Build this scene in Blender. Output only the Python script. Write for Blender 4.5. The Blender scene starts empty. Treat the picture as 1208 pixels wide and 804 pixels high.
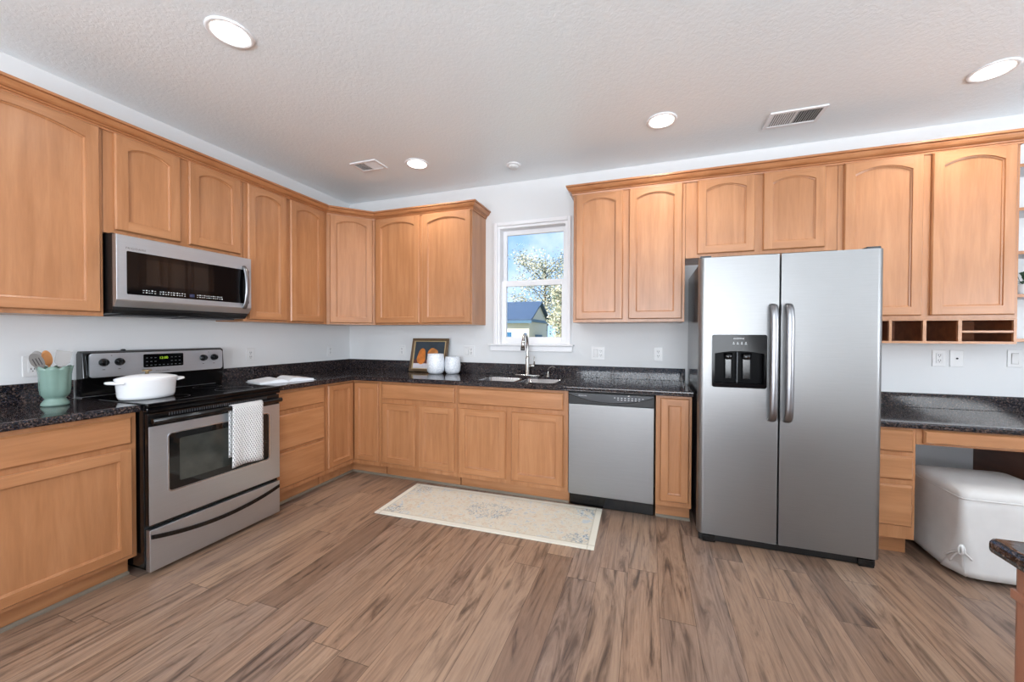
import bpy, bmesh, math, random
from mathutils import Vector, Matrix
random.seed(7)
sc = bpy.context.scene
PI = math.pi
R = math.radians

# ------------------------------------------------------------------ camera, world, lights, exposure
F_PX, U0, V0 = 446.727, 612.534, 400.811
YAW, PITCH, ROLL = -0.32888, -0.0126, 0.0039
CAM = Vector((3.197, -3.4339, 1.3001))
cd = bpy.data.cameras.new('camera'); cam = bpy.data.objects.new('camera', cd); sc.collection.objects.link(cam)
cd.sensor_fit = 'HORIZONTAL'; cd.sensor_width = 36.0; cd.lens = F_PX / 1208 * 36.0
cd.shift_x = (604 - U0) / 1208; cd.shift_y = (V0 - 402) / 1208
cd.clip_start = 0.05; cd.clip_end = 300
s_, c_ = math.sin(YAW), math.cos(YAW)
fwd = Vector((s_, c_, 0)); rgt = Vector((c_, -s_, 0)); up = Vector((0, 0, 1))
cp, sp = math.cos(PITCH), math.sin(PITCH)
fwd2 = fwd * cp + up * sp; up2 = up * cp - fwd * sp
cr, sr = math.cos(ROLL), math.sin(ROLL)
rgt3 = rgt * cr + up2 * sr; up3 = up2 * cr - rgt * sr
M = Matrix((rgt3, up3, -fwd2)).transposed().to_4x4(); M.translation = CAM
cam.matrix_world = M
sc.camera = cam

sc.view_settings.view_transform = 'Standard'; sc.view_settings.look = 'None'
sc.view_settings.gamma = 1.0; sc.view_settings.use_curve_mapping = False
sc.view_settings.exposure = 0.06
sc.cycles.use_denoising = True
sc.cycles.max_bounces = 8; sc.cycles.diffuse_bounces = 5; sc.cycles.glossy_bounces = 4
sc.cycles.transparent_max_bounces = 12
sc.cycles.sample_clamp_indirect = 6.0
sc.cycles.caustics_reflective = False; sc.cycles.caustics_refractive = False

DAY_REAR, DAY_RIGHT, CAN_W, SUN_W, SKY = 390, 160, 6.0, 7.0, 1.5
CEIL = 2.763
ROOM_X, ROOM_Y = 7.6, -7.0

w = bpy.data.worlds.new('sky'); sc.world = w; w.use_nodes = True
nt = w.node_tree; nt.nodes.clear()
N = lambda t: nt.nodes.new(t)
out = N('ShaderNodeOutputWorld'); bg = N('ShaderNodeBackground'); bg.inputs['Strength'].default_value = SKY
tc = N('ShaderNodeTexCoord'); sep = N('ShaderNodeSeparateXYZ'); rmp = N('ShaderNodeValToRGB')
nt.links.new(tc.outputs['Generated'], sep.inputs[0]); nt.links.new(sep.outputs['Z'], rmp.inputs[0])
e = rmp.color_ramp.elements
e[0].position = 0.0; e[0].color = (0.46, 0.66, 0.92, 1); e[1].position = 0.35; e[1].color = (0.22, 0.42, 0.80, 1)
no = N('ShaderNodeTexNoise'); no.inputs['Scale'].default_value = 5; no.inputs['Detail'].default_value = 5
cr2 = N('ShaderNodeValToRGB'); cr2.color_ramp.elements[0].position = 0.5; cr2.color_ramp.elements[1].position = 0.72
mx = N('ShaderNodeMix'); mx.data_type = 'RGBA'; mx.inputs['B'].default_value = (0.85, 0.88, 0.93, 1)
nt.links.new(tc.outputs['Generated'], no.inputs['Vector']); nt.links.new(no.outputs['Fac'], cr2.inputs[0])
nt.links.new(cr2.outputs[0], mx.inputs['Factor']); nt.links.new(rmp.outputs[0], mx.inputs['A'])
nt.links.new(mx.outputs['Result'], bg.inputs['Color']); nt.links.new(bg.outputs[0], out.inputs[0])

def lamp(name, kind, energy, loc, rot, color=(1, 1, 1), **kw):
    l = bpy.data.lights.new(name, kind); l.energy = energy; l.color = color
    for k, v in kw.items(): setattr(l, k, v)
    o = bpy.data.objects.new(name, l); o.location = loc; o.rotation_euler = rot; sc.collection.objects.link(o); return o

lamp('sun', 'SUN', SUN_W, (0, 0, 20), (R(48), 0, R(-28)), (1, 0.96, 0.88), angle=R(0.6))
# daylight entering through the wide windows behind and beside the camera
lamp('rear_window_daylight', 'AREA', DAY_REAR, (3.2, ROOM_Y + 0.12, 1.35), (R(150), 0, 0), (0.92, 0.96, 1.0), shape='RECTANGLE', size=3.6, size_y=2.2)
lamp('side_window_daylight', 'AREA', DAY_RIGHT, (ROOM_X - 0.12, -3.6, 1.5), (R(146), 0, R(90)), (0.92, 0.96, 1.0), shape='RECTANGLE', size=2.4, size_y=1.5)

# ------------------------------------------------------------------ materials
def lin(r, g, b):
    f = lambda c: (c / 255) / 12.92 if c / 255 <= 0.04045 else ((c / 255 + 0.055) / 1.055) ** 2.4
    return (f(r), f(g), f(b), 1)

class Mat:
    def __init__(s, name):
        s.m = bpy.data.materials.new(name); s.m.use_nodes = True; s.t = s.m.node_tree
        s.b = s.t.nodes['Principled BSDF']
    def n(s, t, **kw):
        x = s.t.nodes.new(t)
        for k, v in kw.items(): setattr(x, k, v)
        return x
    def l(s, a, b): s.t.links.new(a, b)
    def set(s, **kw):
        for k, v in kw.items(): s.b.inputs[k.replace('_', ' ')].default_value = v
        return s
    def coords(s, scale=(1, 1, 1), rand=True, kind='Object'):
        tc = s.n('ShaderNodeTexCoord'); mp = s.n('ShaderNodeMapping'); mp.inputs['Scale'].default_value = scale
        if rand:
            oi = s.n('ShaderNodeObjectInfo'); v = s.n('ShaderNodeVectorMath', operation='MULTIPLY_ADD')
            cx = s.n('ShaderNodeCombineXYZ')
            for i in range(3): s.l(oi.outputs['Random'], cx.inputs[i])
            s.l(cx.outputs[0], v.inputs[0]); v.inputs[1].default_value = (17, 31, 23); s.l(tc.outputs[kind], v.inputs[2])
            s.l(v.outputs[0], mp.inputs[0])
        else: s.l(tc.outputs[kind], mp.inputs[0])
        return mp.outputs[0]
    def noise(s, vec, scale, detail=4, rough=0.5, dist=0.0):
        x = s.n('ShaderNodeTexNoise'); s.l(vec, x.inputs['Vector']); x.inputs['Scale'].default_value = scale
        x.inputs['Detail'].default_value = detail; x.inputs['Roughness'].default_value = rough; x.inputs['Distortion'].default_value = dist
        return x.outputs['Fac']
    def ramp(s, fac, stops):
        x = s.n('ShaderNodeValToRGB'); s.l(fac, x.inputs[0]); el = x.color_ramp.elements
        while len(el) < len(stops): el.new(0.5)
        for e, (p, c) in zip(el, stops): e.position = p; e.color = c if len(c) == 4 else (*c, 1)
        return x.outputs[0]
    def mix(s, fac, a, b, mode='MIX'):
        x = s.n('ShaderNodeMix', data_type='RGBA', blend_type=mode)
        for v, k in ((fac, 'Factor'), (a, 'A'), (b, 'B')):
            if hasattr(v, 'is_output'): s.l(v, x.inputs[k])
            else: x.inputs[k].default_value = v
        return x.outputs['Result']
    def math(s, op, a, b=None, c=None):
        x = s.n('ShaderNodeMath', operation=op)
        for i, v in enumerate((a, b, c)):
            if v is None: continue
            if hasattr(v, 'is_output'): s.l(v, x.inputs[i])
            else: x.inputs[i].default_value = v
        return x.outputs[0]
    def bump(s, h, strength=0.3, dist=0.002):
        x = s.n('ShaderNodeBump'); x.inputs['Strength'].default_value = strength; x.inputs['Distance'].default_value = dist
        s.l(h, x.inputs['Height']); s.l(x.outputs[0], s.b.inputs['Normal'])
    def color(s, c): s.l(c, s.b.inputs['Base Color']); return s

def plain(name, rgb, rough=0.5, metal=0.0, var=0.04, **kw):
    m = Mat(name); c = lin(*rgb)
    v = m.coords((1, 1, 1)); n = m.noise(v, 14, 3)
    a = tuple(x * (1 - var) for x in c[:3]); b = tuple(min(1, x * (1 + var)) for x in c[:3])
    m.color(m.ramp(n, [(0.3, a), (0.7, b)])); m.set(Roughness=rough, Metallic=metal, **kw); return m.m

def wood(name, sc3, c0, c1, c2, rough=0.33):
    m = Mat(name); v = m.coords(sc3)
    big = m.noise(v, 2.2, 3, 0.5, 0.6); fine = m.noise(v, 11, 5, 0.65, 0.2)
    v2 = m.coords((1, 1, 1)); blotch = m.noise(v2, 3.0, 2)
    c = m.ramp(big, [(0.25, lin(*c0)), (0.5, lin(*c1)), (0.8, lin(*c2))])
    c = m.mix(0.3, c, m.ramp(fine, [(0.3, (0.66, 0.64, 0.62)), (0.7, (1, 1, 1))]), 'MULTIPLY')
    c = m.mix(0.5, c, m.ramp(blotch, [(0.3, (0.82, 0.80, 0.78)), (0.7, (1, 1, 1))]), 'MULTIPLY')
    # a slight tone of its own for every board
    oi = m.n('ShaderNodeObjectInfo')
    c = m.mix(0.6, c, m.ramp(oi.outputs['Random'], [(0, (0.90, 0.88, 0.87)), (1, (1, 1, 1))]), 'MULTIPLY')
    m.color(c); m.set(Roughness=rough); m.b.inputs['Coat Weight'].default_value = 0.25; m.b.inputs['Coat Roughness'].default_value = 0.25
    m.bump(fine, 0.06); return m.m

WC = ((172, 117, 75), (186, 130, 87), (199, 144, 101))
WV = wood('maple_upright_grain', (9, 9, 0.8), *WC)
WH = wood('maple_level_grain', (0.8, 9, 9), *WC)
WY = wood('maple_side_grain', (9, 0.8, 9), *WC)
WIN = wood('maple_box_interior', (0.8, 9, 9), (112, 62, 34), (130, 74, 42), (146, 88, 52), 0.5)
WCR = wood('maple_crown', (3, 3, 12), (172, 112, 70), (186, 126, 82), (198, 140, 96))

def granite():
    m = Mat('dark_granite'); v = m.coords((1, 1, 1), rand=False)
    a = m.noise(v, 105, 3, 0.7, 0.6); b = m.noise(v, 200, 2, 0.6); c3 = m.noise(v, 9, 3)
    c = m.ramp(a, [(0.38, lin(14, 14, 16)), (0.50, lin(30, 29, 32)), (0.59, lin(84, 66, 58)), (0.70, lin(124, 112, 104))])
    c = m.mix(m.ramp(b, [(0.56, (0, 0, 0)), (0.64, (1, 1, 1))]), c, lin(46, 54, 70))
    c = m.mix(0.5, c, m.ramp(c3, [(0.3, (0.6, 0.6, 0.65)), (0.7, (1, 1, 1))]), 'MULTIPLY')
    m.color(c); m.set(Roughness=0.07); m.b.inputs['Specular IOR Level'].default_value = 0.4; return m.m
GR = granite()

def steel(name, rgb=(204, 211, 218), rough=0.36, axis='x', st=0.05):
    m = Mat(name); s3 = {'x': (1, 60, 60), 'z': (60, 60, 1)}[axis]
    v = m.coords(s3); n = m.noise(v, 6, 4, 0.7)
    c = lin(*rgb); m.color(m.ramp(n, [(0.3, tuple(x * 0.93 for x in c[:3])), (0.7, c[:3])]))
    m.set(Metallic=1.0, Roughness=rough); m.bump(n, st, 0.0006)
    return m.m
ST = steel('brushed_steel'); STD = steel('brushed_steel_handle', (150, 150, 153), 0.28, 'z'); STF = steel('brushed_steel_door', (152, 152, 152), 0.40, 'x')
CHR = plain('satin_nickel', (190, 188, 184), 0.22, 1.0, 0.01)
BLK = plain('black_enamel', (12, 12, 13), 0.12, 0, 0.1)
BLKM = plain('black_plastic', (18, 18, 19), 0.4, 0, 0.1)
BLG = plain('black_glass', (7, 7, 9), 0.06, 0, 0.05, **{'Specular_IOR_Level': 0.3})
GREY = plain('grey_side_panel', (50, 50, 53), 0.12, 0.0, 0.05)
DGR = plain('dark_grey_plastic', (58, 60, 64), 0.3, 0, 0.05)
NICHE = plain('niche_black', (4, 4, 6), 0.3, 0, 0.1, Specular_IOR_Level=0.05)
WHT = plain('white_paint_trim', (236, 236, 238), 0.35, 0, 0.01)
PLATE = plain('white_plastic', (222, 222, 222), 0.3, 0, 0.01)
SLOT = plain('dark_slots', (40, 38, 38), 0.5)
ENAM = plain('white_enamel', (240, 241, 243), 0.15, 0, 0.005)
BRASS = plain('aged_brass', (150, 130, 98), 0.3, 0.8)
LTXT = plain('pale_print', (215, 218, 220), 0.5); GTXT = plain('grey_print', (110, 112, 116), 0.5)

def wallm(name, rgb, bs, bscale=120, dist=0.002):
    m = Mat(name); v = m.coords((1, 1, 1), rand=False)
    n = m.noise(v, bscale, 3, 0.55, 0.4); c = lin(*rgb); big = m.noise(v, 1.2, 2)
    m.color(m.ramp(big, [(0.3, tuple(x * 0.985 for x in c[:3])), (0.7, c[:3])])); m.set(Roughness=0.7)
    m.bump(n, bs, dist); return m.m
WALL = wallm('painted_wall', (222, 223, 224), 0.12, 150)
def ceilm():
    m = Mat('textured_ceiling'); v = m.coords((1, 1, 1), rand=False)
    a = m.noise(v, 52, 3, 0.5, 0.6)
    h = m.ramp(a, [(0.42, (0, 0, 0)), (0.58, (1, 1, 1))])
    c = lin(240, 247, 251); m.color(m.ramp(m.noise(v, 1.0, 2), [(0.3, tuple(x * 0.985 for x in c[:3])), (0.7, c[:3])]))
    m.set(Roughness=0.36); m.bump(h, 0.2, 0.003); return m.m
CEILM = ceilm()

def floorm():
    m = Mat('plank_floor'); tc = m.n('ShaderNodeTexCoord'); sp = m.n('ShaderNodeSeparateXYZ'); m.l(tc.outputs['Object'], sp.inputs[0])
    W, L = 0.155, 1.22
    xs = m.math('DIVIDE', sp.outputs['X'], W); row = m.math('FLOOR', xs); fx = m.math('FRACT', xs)
    wn = m.n('ShaderNodeTexWhiteNoise', noise_dimensions='1D'); m.l(row, wn.inputs['W'])
    ys = m.math('ADD', m.math('DIVIDE', sp.outputs['Y'], L), m.math('MULTIPLY', wn.outputs['Value'], 7.3))
    pl = m.math('FLOOR', ys); fy = m.math('FRACT', ys)
    cb = m.n('ShaderNodeCombineXYZ'); m.l(row, cb.inputs[0]); m.l(pl, cb.inputs[1])
    w2 = m.n('ShaderNodeTexWhiteNoise', noise_dimensions='2D'); m.l(cb.outputs[0], w2.inputs['Vector'])
    tone = w2.outputs['Value']
    # grain coordinates: long along the plank, shifted for every plank
    gv = m.n('ShaderNodeVectorMath', operation='MULTIPLY_ADD'); m.l(w2.outputs['Color'], gv.inputs[0]); gv.inputs[1].default_value = (30, 30, 30); m.l(tc.outputs['Object'], gv.inputs[2])
    mp = m.n('ShaderNodeMapping'); m.l(gv.outputs[0], mp.inputs[0]); mp.inputs['Scale'].default_value = (9, 0.9, 1)
    g1 = m.noise(mp.outputs[0], 1.5, 5, 0.62, 1.8); 
    mp2 = m.n('ShaderNodeMapping'); m.l(gv.outputs[0], mp2.inputs[0]); mp2.inputs['Scale'].default_value = (60, 2.2, 1)
    g2 = m.noise(mp2.outputs[0], 2.0, 4, 0.7, 0.3)
    base = m.ramp(tone, [(0.0, lin(134, 110, 94)), (0.25, lin(153, 128, 110)), (0.5, lin(167, 139, 118)), (0.75, lin(146, 126, 114)), (1.0, lin(176, 149, 127))])
    c = m.mix(0.85, base, m.ramp(g1, [(0.27, lin(84, 76, 72)), (0.37, lin(160, 150, 144)), (0.46, lin(222, 214, 208)), (0.58, lin(255, 248, 240)), (0.66, lin(224, 213, 204)), (0.74, lin(150, 138, 130))]), 'MULTIPLY')
    c = m.mix(0.5, c, m.ramp(g2, [(0.3, (0.62, 0.60, 0.59)), (0.55, (1, 1, 1))]), 'MULTIPLY')
    mp3 = m.n('ShaderNodeMapping'); m.l(gv.outputs[0], mp3.inputs[0]); mp3.inputs['Scale'].default_value = (5.5, 2.0, 1)
    vo = m.n('ShaderNodeTexVoronoi'); m.l(mp3.outputs[0], vo.inputs['Vector']); vo.inputs['Scale'].default_value = 1.0; vo.inputs['Randomness'].default_value = 1.0
    kd = m.math('ADD', vo.outputs['Distance'], m.math('MULTIPLY', g1, 0.22))
    c = m.mix(m.ramp(kd, [(0.13, (0.75, 0.75, 0.75)), (0.24, (0, 0, 0))]), c, lin(92, 74, 62))
    ex = m.math('MINIMUM', fx, m.math('SUBTRACT', 1.0, fx)); ey = m.math('MINIMUM', fy, m.math('SUBTRACT', 1.0, fy))
    sx = m.math('LESS_THAN', ex, 0.009); sy = m.math('LESS_THAN', ey, 0.0013)
    seam = m.math('MAXIMUM', sx, sy)
    c = m.mix(m.math('MULTIPLY', seam, 0.6), c, lin(70, 55, 46))
    m.color(c); m.set(Roughness=0.36); m.b.inputs['Specular IOR Level'].default_value = 0.45
    h = m.math('SUBTRACT', m.math('MULTIPLY', g2, 0.3), seam); m.bump(h, 0.15, 0.001); return m.m
FLOOR = floorm()

def glassm(name, tint=(1, 1, 1)):
    m = Mat(name); t = m.t; t.nodes.remove(m.b); o = [n for n in t.nodes if n.type == 'OUTPUT_MATERIAL'][0]
    tr = m.n('ShaderNodeBsdfTransparent'); tr.inputs[0].default_value = (*tint, 1); gl = m.n('ShaderNodeBsdfGlossy'); gl.inputs['Roughness'].default_value = 0.0
    fr = m.n('ShaderNodeFresnel'); fr.inputs[0].default_value = 1.2; mx = m.n('ShaderNodeMixShader')
    m.l(fr.outputs[0], mx.inputs[0]); m.l(tr.outputs[0], mx.inputs[1]); m.l(gl.outputs[0], mx.inputs[2]); m.l(mx.outputs[0], o.inputs[0]); return m.m
GLASS = glassm('window_glass', (0.97, 0.98, 0.99))
def emit(name, rgb, s):
    m = Mat(name); m.set(Emission_Color=lin(*rgb), Emission_Strength=s); m.b.inputs['Base Color'].default_value = lin(*rgb); return m.m
LENS = emit('lit_lens', (255, 252, 246), 6.0)
LED = emit('green_digits', (150, 190, 40), 0.6)

# ------------------------------------------------------------------ mesh helpers
def box(bm, x0, x1, y0, y1, z0, z1, bev=0.0, seg=2, mi=0):
    vs = [bm.verts.new((x, y, z)) for x in (x0, x1) for y in (y0, y1) for z in (z0, z1)]
    q = [(0, 1, 3, 2), (4, 6, 7, 5), (0, 4, 5, 1), (2, 3, 7, 6), (0, 2, 6, 4), (1, 5, 7, 3)]
    fs = [bm.faces.new([vs[i] for i in f]) for f in q]
    for f in fs: f.material_index = mi
    if bev > 0:
        es = list({e for f in fs for e in f.edges})
        r = bmesh.ops.bevel(bm, geom=es, offset=bev, segments=seg, affect='EDGES', profile=0.6)
        for f in r['faces']: f.material_index = mi
    return fs

def prism(bm, pts, d0, d1, plane='xz', mi=0, bev=0, seg=2):
    """extrude a 2D outline; plane 'xz' extrudes along y, 'xy' along z, 'yz' along x"""
    def P(p, d): return {'xz': (p[0], d, p[1]), 'xy': (p[0], p[1], d), 'yz': (d, p[0], p[1])}[plane]
    a = [bm.verts.new(P(p, d0)) for p in pts]; b = [bm.verts.new(P(p, d1)) for p in pts]
    n = len(pts); fs = [bm.faces.new(a), bm.faces.new(b[::-1])]
    for i in range(n): fs.append(bm.faces.new((a[i], b[i], b[(i + 1) % n], a[(i + 1) % n])))
    for f in fs: f.material_index = mi
    if bev:
        es = list(set(fs[0].edges) | set(fs[1].edges))
        r = bmesh.ops.bevel(bm, geom=es, offset=bev, segments=seg, affect='EDGES', profile=0.6)
        for f in r['faces']: f.material_index = mi
    return fs

def lathe(bm, prof, c=(0, 0, 0), n=32, axis='z', sx=1, sy=1, mi=0, wave=None, smooth=True):
    """prof: list of (radius, height)"""
    rings = []
    for r, h in prof:
        ring = []
        for k in range(n):
            a = 2 * PI * k / n; rr = r * (wave(a, h) if wave else 1)
            x, y = rr * math.cos(a) * sx, rr * math.sin(a) * sy
            p = {'z': (x, y, h), 'y': (x, h, y), 'x': (h, x, y)}[axis]
            ring.append(bm.verts.new((c[0] + p[0], c[1] + p[1], c[2] + p[2])))
        rings.append(ring)
    for a, b in zip(rings, rings[1:]):
        for k in range(n):
            f = bm.faces.new((a[k], a[(k + 1) % n], b[(k + 1) % n], b[k])); f.material_index = mi; f.smooth = smooth
    for ring in (rings[0], rings[-1]):
        f = bm.faces.new(ring); f.material_index = mi
    return rings

def tube(bm, pts, rad, n=10, mi=0, flat=1.0):
    """rad: number or list; flat squashes the section across the second axis"""
    pts = [Vector(p) for p in pts]
    if not isinstance(rad, (list, tuple)): rad = [rad] * len(pts)
    rings = []; prev = None
    for i, p in enumerate(pts):
        t = (pts[min(i + 1, len(pts) - 1)] - pts[max(i - 1, 0)]).normalized()
        if prev is None:
            a = Vector((1, 0, 0)) if abs(t.x) < 0.8 else Vector((0, 0, 1))
            u = (a - t * a.dot(t)).normalized()
        else: u = (prev - t * prev.dot(t)).normalized()
        prev = u; v = t.cross(u)
        rings.append([bm.verts.new(p + (u * math.cos(2 * PI * k / n) + v * math.sin(2 * PI * k / n) * flat) * rad[i]) for k in range(n)])
    for a, b in zip(rings, rings[1:]):
        for k in range(n):
            f = bm.faces.new((a[k], a[(k + 1) % n], b[(k + 1) % n], b[k])); f.material_index = mi; f.smooth = True
    for r in (rings[0], rings[-1]): bm.faces.new(r).material_index = mi

def curve_pts(ctrl, n=8):
    """Catmull-Rom through the control points"""
    c = [Vector(p) for p in ctrl]; c = [c[0] * 2 - c[1]] + c + [c[-1] * 2 - c[-2]]; o = []
    for i in range(1, len(c) - 2):
        for k in range(n):
            t = k / n
            o.append(0.5 * ((2 * c[i]) + (c[i + 1] - c[i - 1]) * t + (2 * c[i - 1] - 5 * c[i] + 4 * c[i + 1] - c[i + 2]) * t * t + (3 * c[i] - 3 * c[i + 1] + c[i + 2] - c[i - 1]) * t ** 3))
    o.append(c[-2]); return o

def obj(name, bm, mats, parent=None, smooth=False, label=None, cat=None, group=None, kind=None, loc=None, rz=0):
    bmesh.ops.recalc_face_normals(bm, faces=bm.faces)
    me = bpy.data.meshes.new(name); bm.to_mesh(me); bm.free()
    if not isinstance(mats, (list, tuple)): mats = [mats]
    for m in mats: me.materials.append(m)
    if smooth:
        for p in me.polygons: p.use_smooth = True
    o = bpy.data.objects.new(name, me); sc.collection.objects.link(o)
    if parent is not None: o.parent = parent
    if loc is not None: o.location = loc
    if rz: o.rotation_euler = (0, 0, rz)
    if label: o['label'] = label
    if cat: o['category'] = cat
    if group: o['group'] = group
    if kind: o['kind'] = kind
    return o

def thing(name, label, cat, loc=(0, 0, 0), rz=0, group=None, kind=None):
    o = bpy.data.objects.new(name, None); sc.collection.objects.link(o); o.empty_display_size = 0.1
    o.location = loc; o.rotation_euler = (0, 0, rz)
    if label: o['label'] = label
    if cat: o['category'] = cat
    if group: o['group'] = group
    if kind: o['kind'] = kind
    return o

def B(): return bmesh.new()

def carve(o, cutter_bm):
    """cut a hole of the cutter's shape out of the object's mesh for good"""
    bmesh.ops.recalc_face_normals(cutter_bm, faces=cutter_bm.faces)
    cm = bpy.data.meshes.new('c'); cutter_bm.to_mesh(cm); cutter_bm.free()
    co = bpy.data.objects.new('c', cm); sc.collection.objects.link(co)
    par = o.parent; o.parent = None; ml, me_ = o.location.copy(), o.rotation_euler.copy(); o.location = (0, 0, 0); o.rotation_euler = (0, 0, 0)
    md = o.modifiers.new('b', 'BOOLEAN'); md.object = co; md.operation = 'DIFFERENCE'; md.solver = 'EXACT'
    bpy.context.view_layer.update()
    dg = bpy.context.evaluated_depsgraph_get(); new = bpy.data.meshes.new_from_object(o.evaluated_get(dg))
    o.modifiers.clear(); old = o.data; o.data = new; new.name = old.name
    bpy.data.objects.remove(co); bpy.data.meshes.remove(cm)
    o.parent = par; o.location = ml; o.rotation_euler = me_

def text(name, body, size, loc, mat, parent, spread=1.0):
    """flat lettering on a face that looks towards local -y; loc is its left baseline"""
    cu = bpy.data.curves.new(name, 'FONT'); cu.body = body; cu.size = size; cu.extrude = 0.0003; cu.space_character = spread
    t = bpy.data.objects.new(name, cu); sc.collection.objects.link(t); bpy.context.view_layer.update()
    me = bpy.data.meshes.new_from_object(t.evaluated_get(bpy.context.evaluated_depsgraph_get()))
    bpy.data.objects.remove(t); me.materials.clear(); me.materials.append(mat)
    me.transform(Matrix.Translation(loc) @ Matrix.Rotation(R(90), 4, 'X'))
    o = bpy.data.objects.new(name, me); sc.collection.objects.link(o)
    if parent is not None: o.parent = parent
    return o

# ------------------------------------------------------------------ room shell
def slab(name, x0, x1, y0, y1, z0, z1, mat, holes=(), plane=None):
    bm = B(); box(bm, x0, x1, y0, y1, z0, z1); o = obj(name, bm, mat, kind='structure')
    for h in holes:
        cb = B(); box(cb, *h); carve(o, cb)
    return o
slab('floor', -0.15, ROOM_X + 0.15, ROOM_Y - 0.15, 0.15, -0.12, 0, FLOOR)
slab('ceiling', -0.15, ROOM_X + 0.15, ROOM_Y - 0.15, 0.15, CEIL, CEIL + 0.12, CEILM)
slab('wall_left', -0.15, 0, ROOM_Y, 0.15, 0, CEIL, WALL)
WX0, WX1, WZ0, WZ1 = 1.802, 2.490, 1.212, 2.352
slab('wall_back', 0, ROOM_X, 0, 0.15, 0, CEIL, WALL, [(WX0, WX1, -0.1, 0.3, WZ0, WZ1)])
slab('wall_rear', 0, ROOM_X, ROOM_Y - 0.15, ROOM_Y, 0, CEIL, WALL, [(1.35, 5.05, ROOM_Y - 0.3, ROOM_Y + 0.1, 0.2, 2.5)])
slab('wall_right', ROOM_X, ROOM_X + 0.15, ROOM_Y, 0.15, 0, CEIL, WALL, [(ROOM_X - 0.1, ROOM_X + 0.3, -4.85, -2.35, 0.7, 2.3)])
bm = B(); box(bm, 5.95, ROOM_X, -0.016, -0.001, 0.001, 0.10, 0.004); obj('baseboard_back', bm, WHT, kind='structure')
bm = B(); box(bm, 0.001, 0.016, ROOM_Y + .02, -2.84, 0.001, 0.10, 0.004); obj('baseboard_left', bm, WHT, kind='structure')

# the sink window
win = thing('window_1', 'white double-hung window above the sink', None, (WX0, 0, WZ0), kind='structure')
Ww, Wh = WX1 - WX0, WZ1 - WZ0
bm = B(); T = 0.036
for a in ((-T, 0.0, -0.022, 0, 0, Wh + T), (Ww, Ww + T - .003, -0.022, 0, 0, Wh + T), (0, Ww, -0.022, 0, Wh, Wh + T)):
    box(bm, *a, bev=0.006)
obj('window_casing', bm, WHT, win)
bm = B(); box(bm, -0.084, Ww + 0.066, -0.050, 0.05, -0.012, 0.004, 0.006); box(bm, -0.07, Ww + 0.056, -0.024, 0.0, -0.066, -0.012, 0.008)
obj('window_sill', bm, WHT, win)
bm = B()
for a in ((0, 0.022, 0.0, 0.15, 0.004, Wh), (Ww - 0.022, Ww, 0.0, 0.15, 0.004, Wh), (0.022, Ww - 0.022, 0.0, 0.15, Wh - 0.022, Wh), (0.022, Ww - 0.022, 0.05, 0.15, 0.0, 0.02)):
    box(bm, *a)
obj('window_jamb', bm, WHT, win)
def sash(x0, x1, y0, y1, z0, z1, st, top, bot):
    bm = B()
    box(bm, x0, x0 + st, y0, y1, z0, z1, 0.003); box(bm, x1 - st, x1, y0, y1, z0, z1, 0.003)
    box(bm, x0 + st, x1 - st, y0, y1, z1 - top, z1, 0.003); box(bm, x0 + st, x1 - st, y0, y1, z0, z0 + bot, 0.003)
    s = obj('window_sash', bm, WHT, win)
    bm = B(); ym = (y0 + y1) / 2; box(bm, x0 + st - .004, x1 - st + .004, ym - 0.002, ym + 0.002, z0 + bot - .004, z1 - top + .004)
    obj('window_pane', bm, GLASS, s)
sash(0.022, Ww - 0.022, 0.095, 0.125, 0.575, Wh - 0.022, 0.038, 0.045, 0.04)
sash(0.022, Ww - 0.022, 0.058, 0.090, 0.02, 0.620, 0.045, 0.055, 0.052)
bm = B(); box(bm, Ww / 2 - 0.02, Ww / 2 + 0.02, 0.050, 0.060, 0.595, 0.612, 0.003); obj('sash_lock', bm, WHT, win)

# windows behind and beside the camera
def plain_window(name, x0, x1, z0, z1, place, rz, n):
    t = thing(name, None, None, place, rz, kind='structure'); bm = B()
    box(bm, x0, x1, 0, 0.1, z0, z0 + 0.05); box(bm, x0, x1, 0, 0.1, z1 - 0.05, z1)
    for i in range(n + 1):
        x = x0 + (x1 - x0 - 0.05) * i / n; box(bm, x, x + 0.05, 0, 0.1, z0 + 0.05, z1 - 0.05)
    obj('window_frame', bm, WHT, t)
    bm = B(); box(bm, x0 + 0.01, x1 - 0.01, 0.06, 0.064, z0 + 0.01, z1 - 0.01); obj('window_pane', bm, GLASS, t)
plain_window('window_2', -1.85, 1.85, 0.2, 2.5, (3.2, ROOM_Y - 0.02, 0), PI, 4)
plain_window('window_3', -1.25, 1.25, 0.7, 2.3, (ROOM_X + 0.02, -3.6, 0), -PI / 2, 3)

# ------------------------------------------------------------------ cabinet parts (local frame: front looks to -y, x to the right)
def arch_outline(x0, x1, z0, z1, rise, n=14):
    p = [(x0, z0), (x1, z0)]
    if rise <= 0: return p + [(x1, z1), (x0, z1)]
    zs = z1 - rise; half = (x1 - x0) / 2; cx = (x0 + x1) / 2; rad = (half * half + rise * rise) / (2 * rise)
    for i in range(n + 1):
        x = x1 - (x1 - x0) * i / n; p.append((x, zs + math.sqrt(max(0, rad * rad - (x - cx) ** 2)) - (rad - rise)))
    return p

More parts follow.
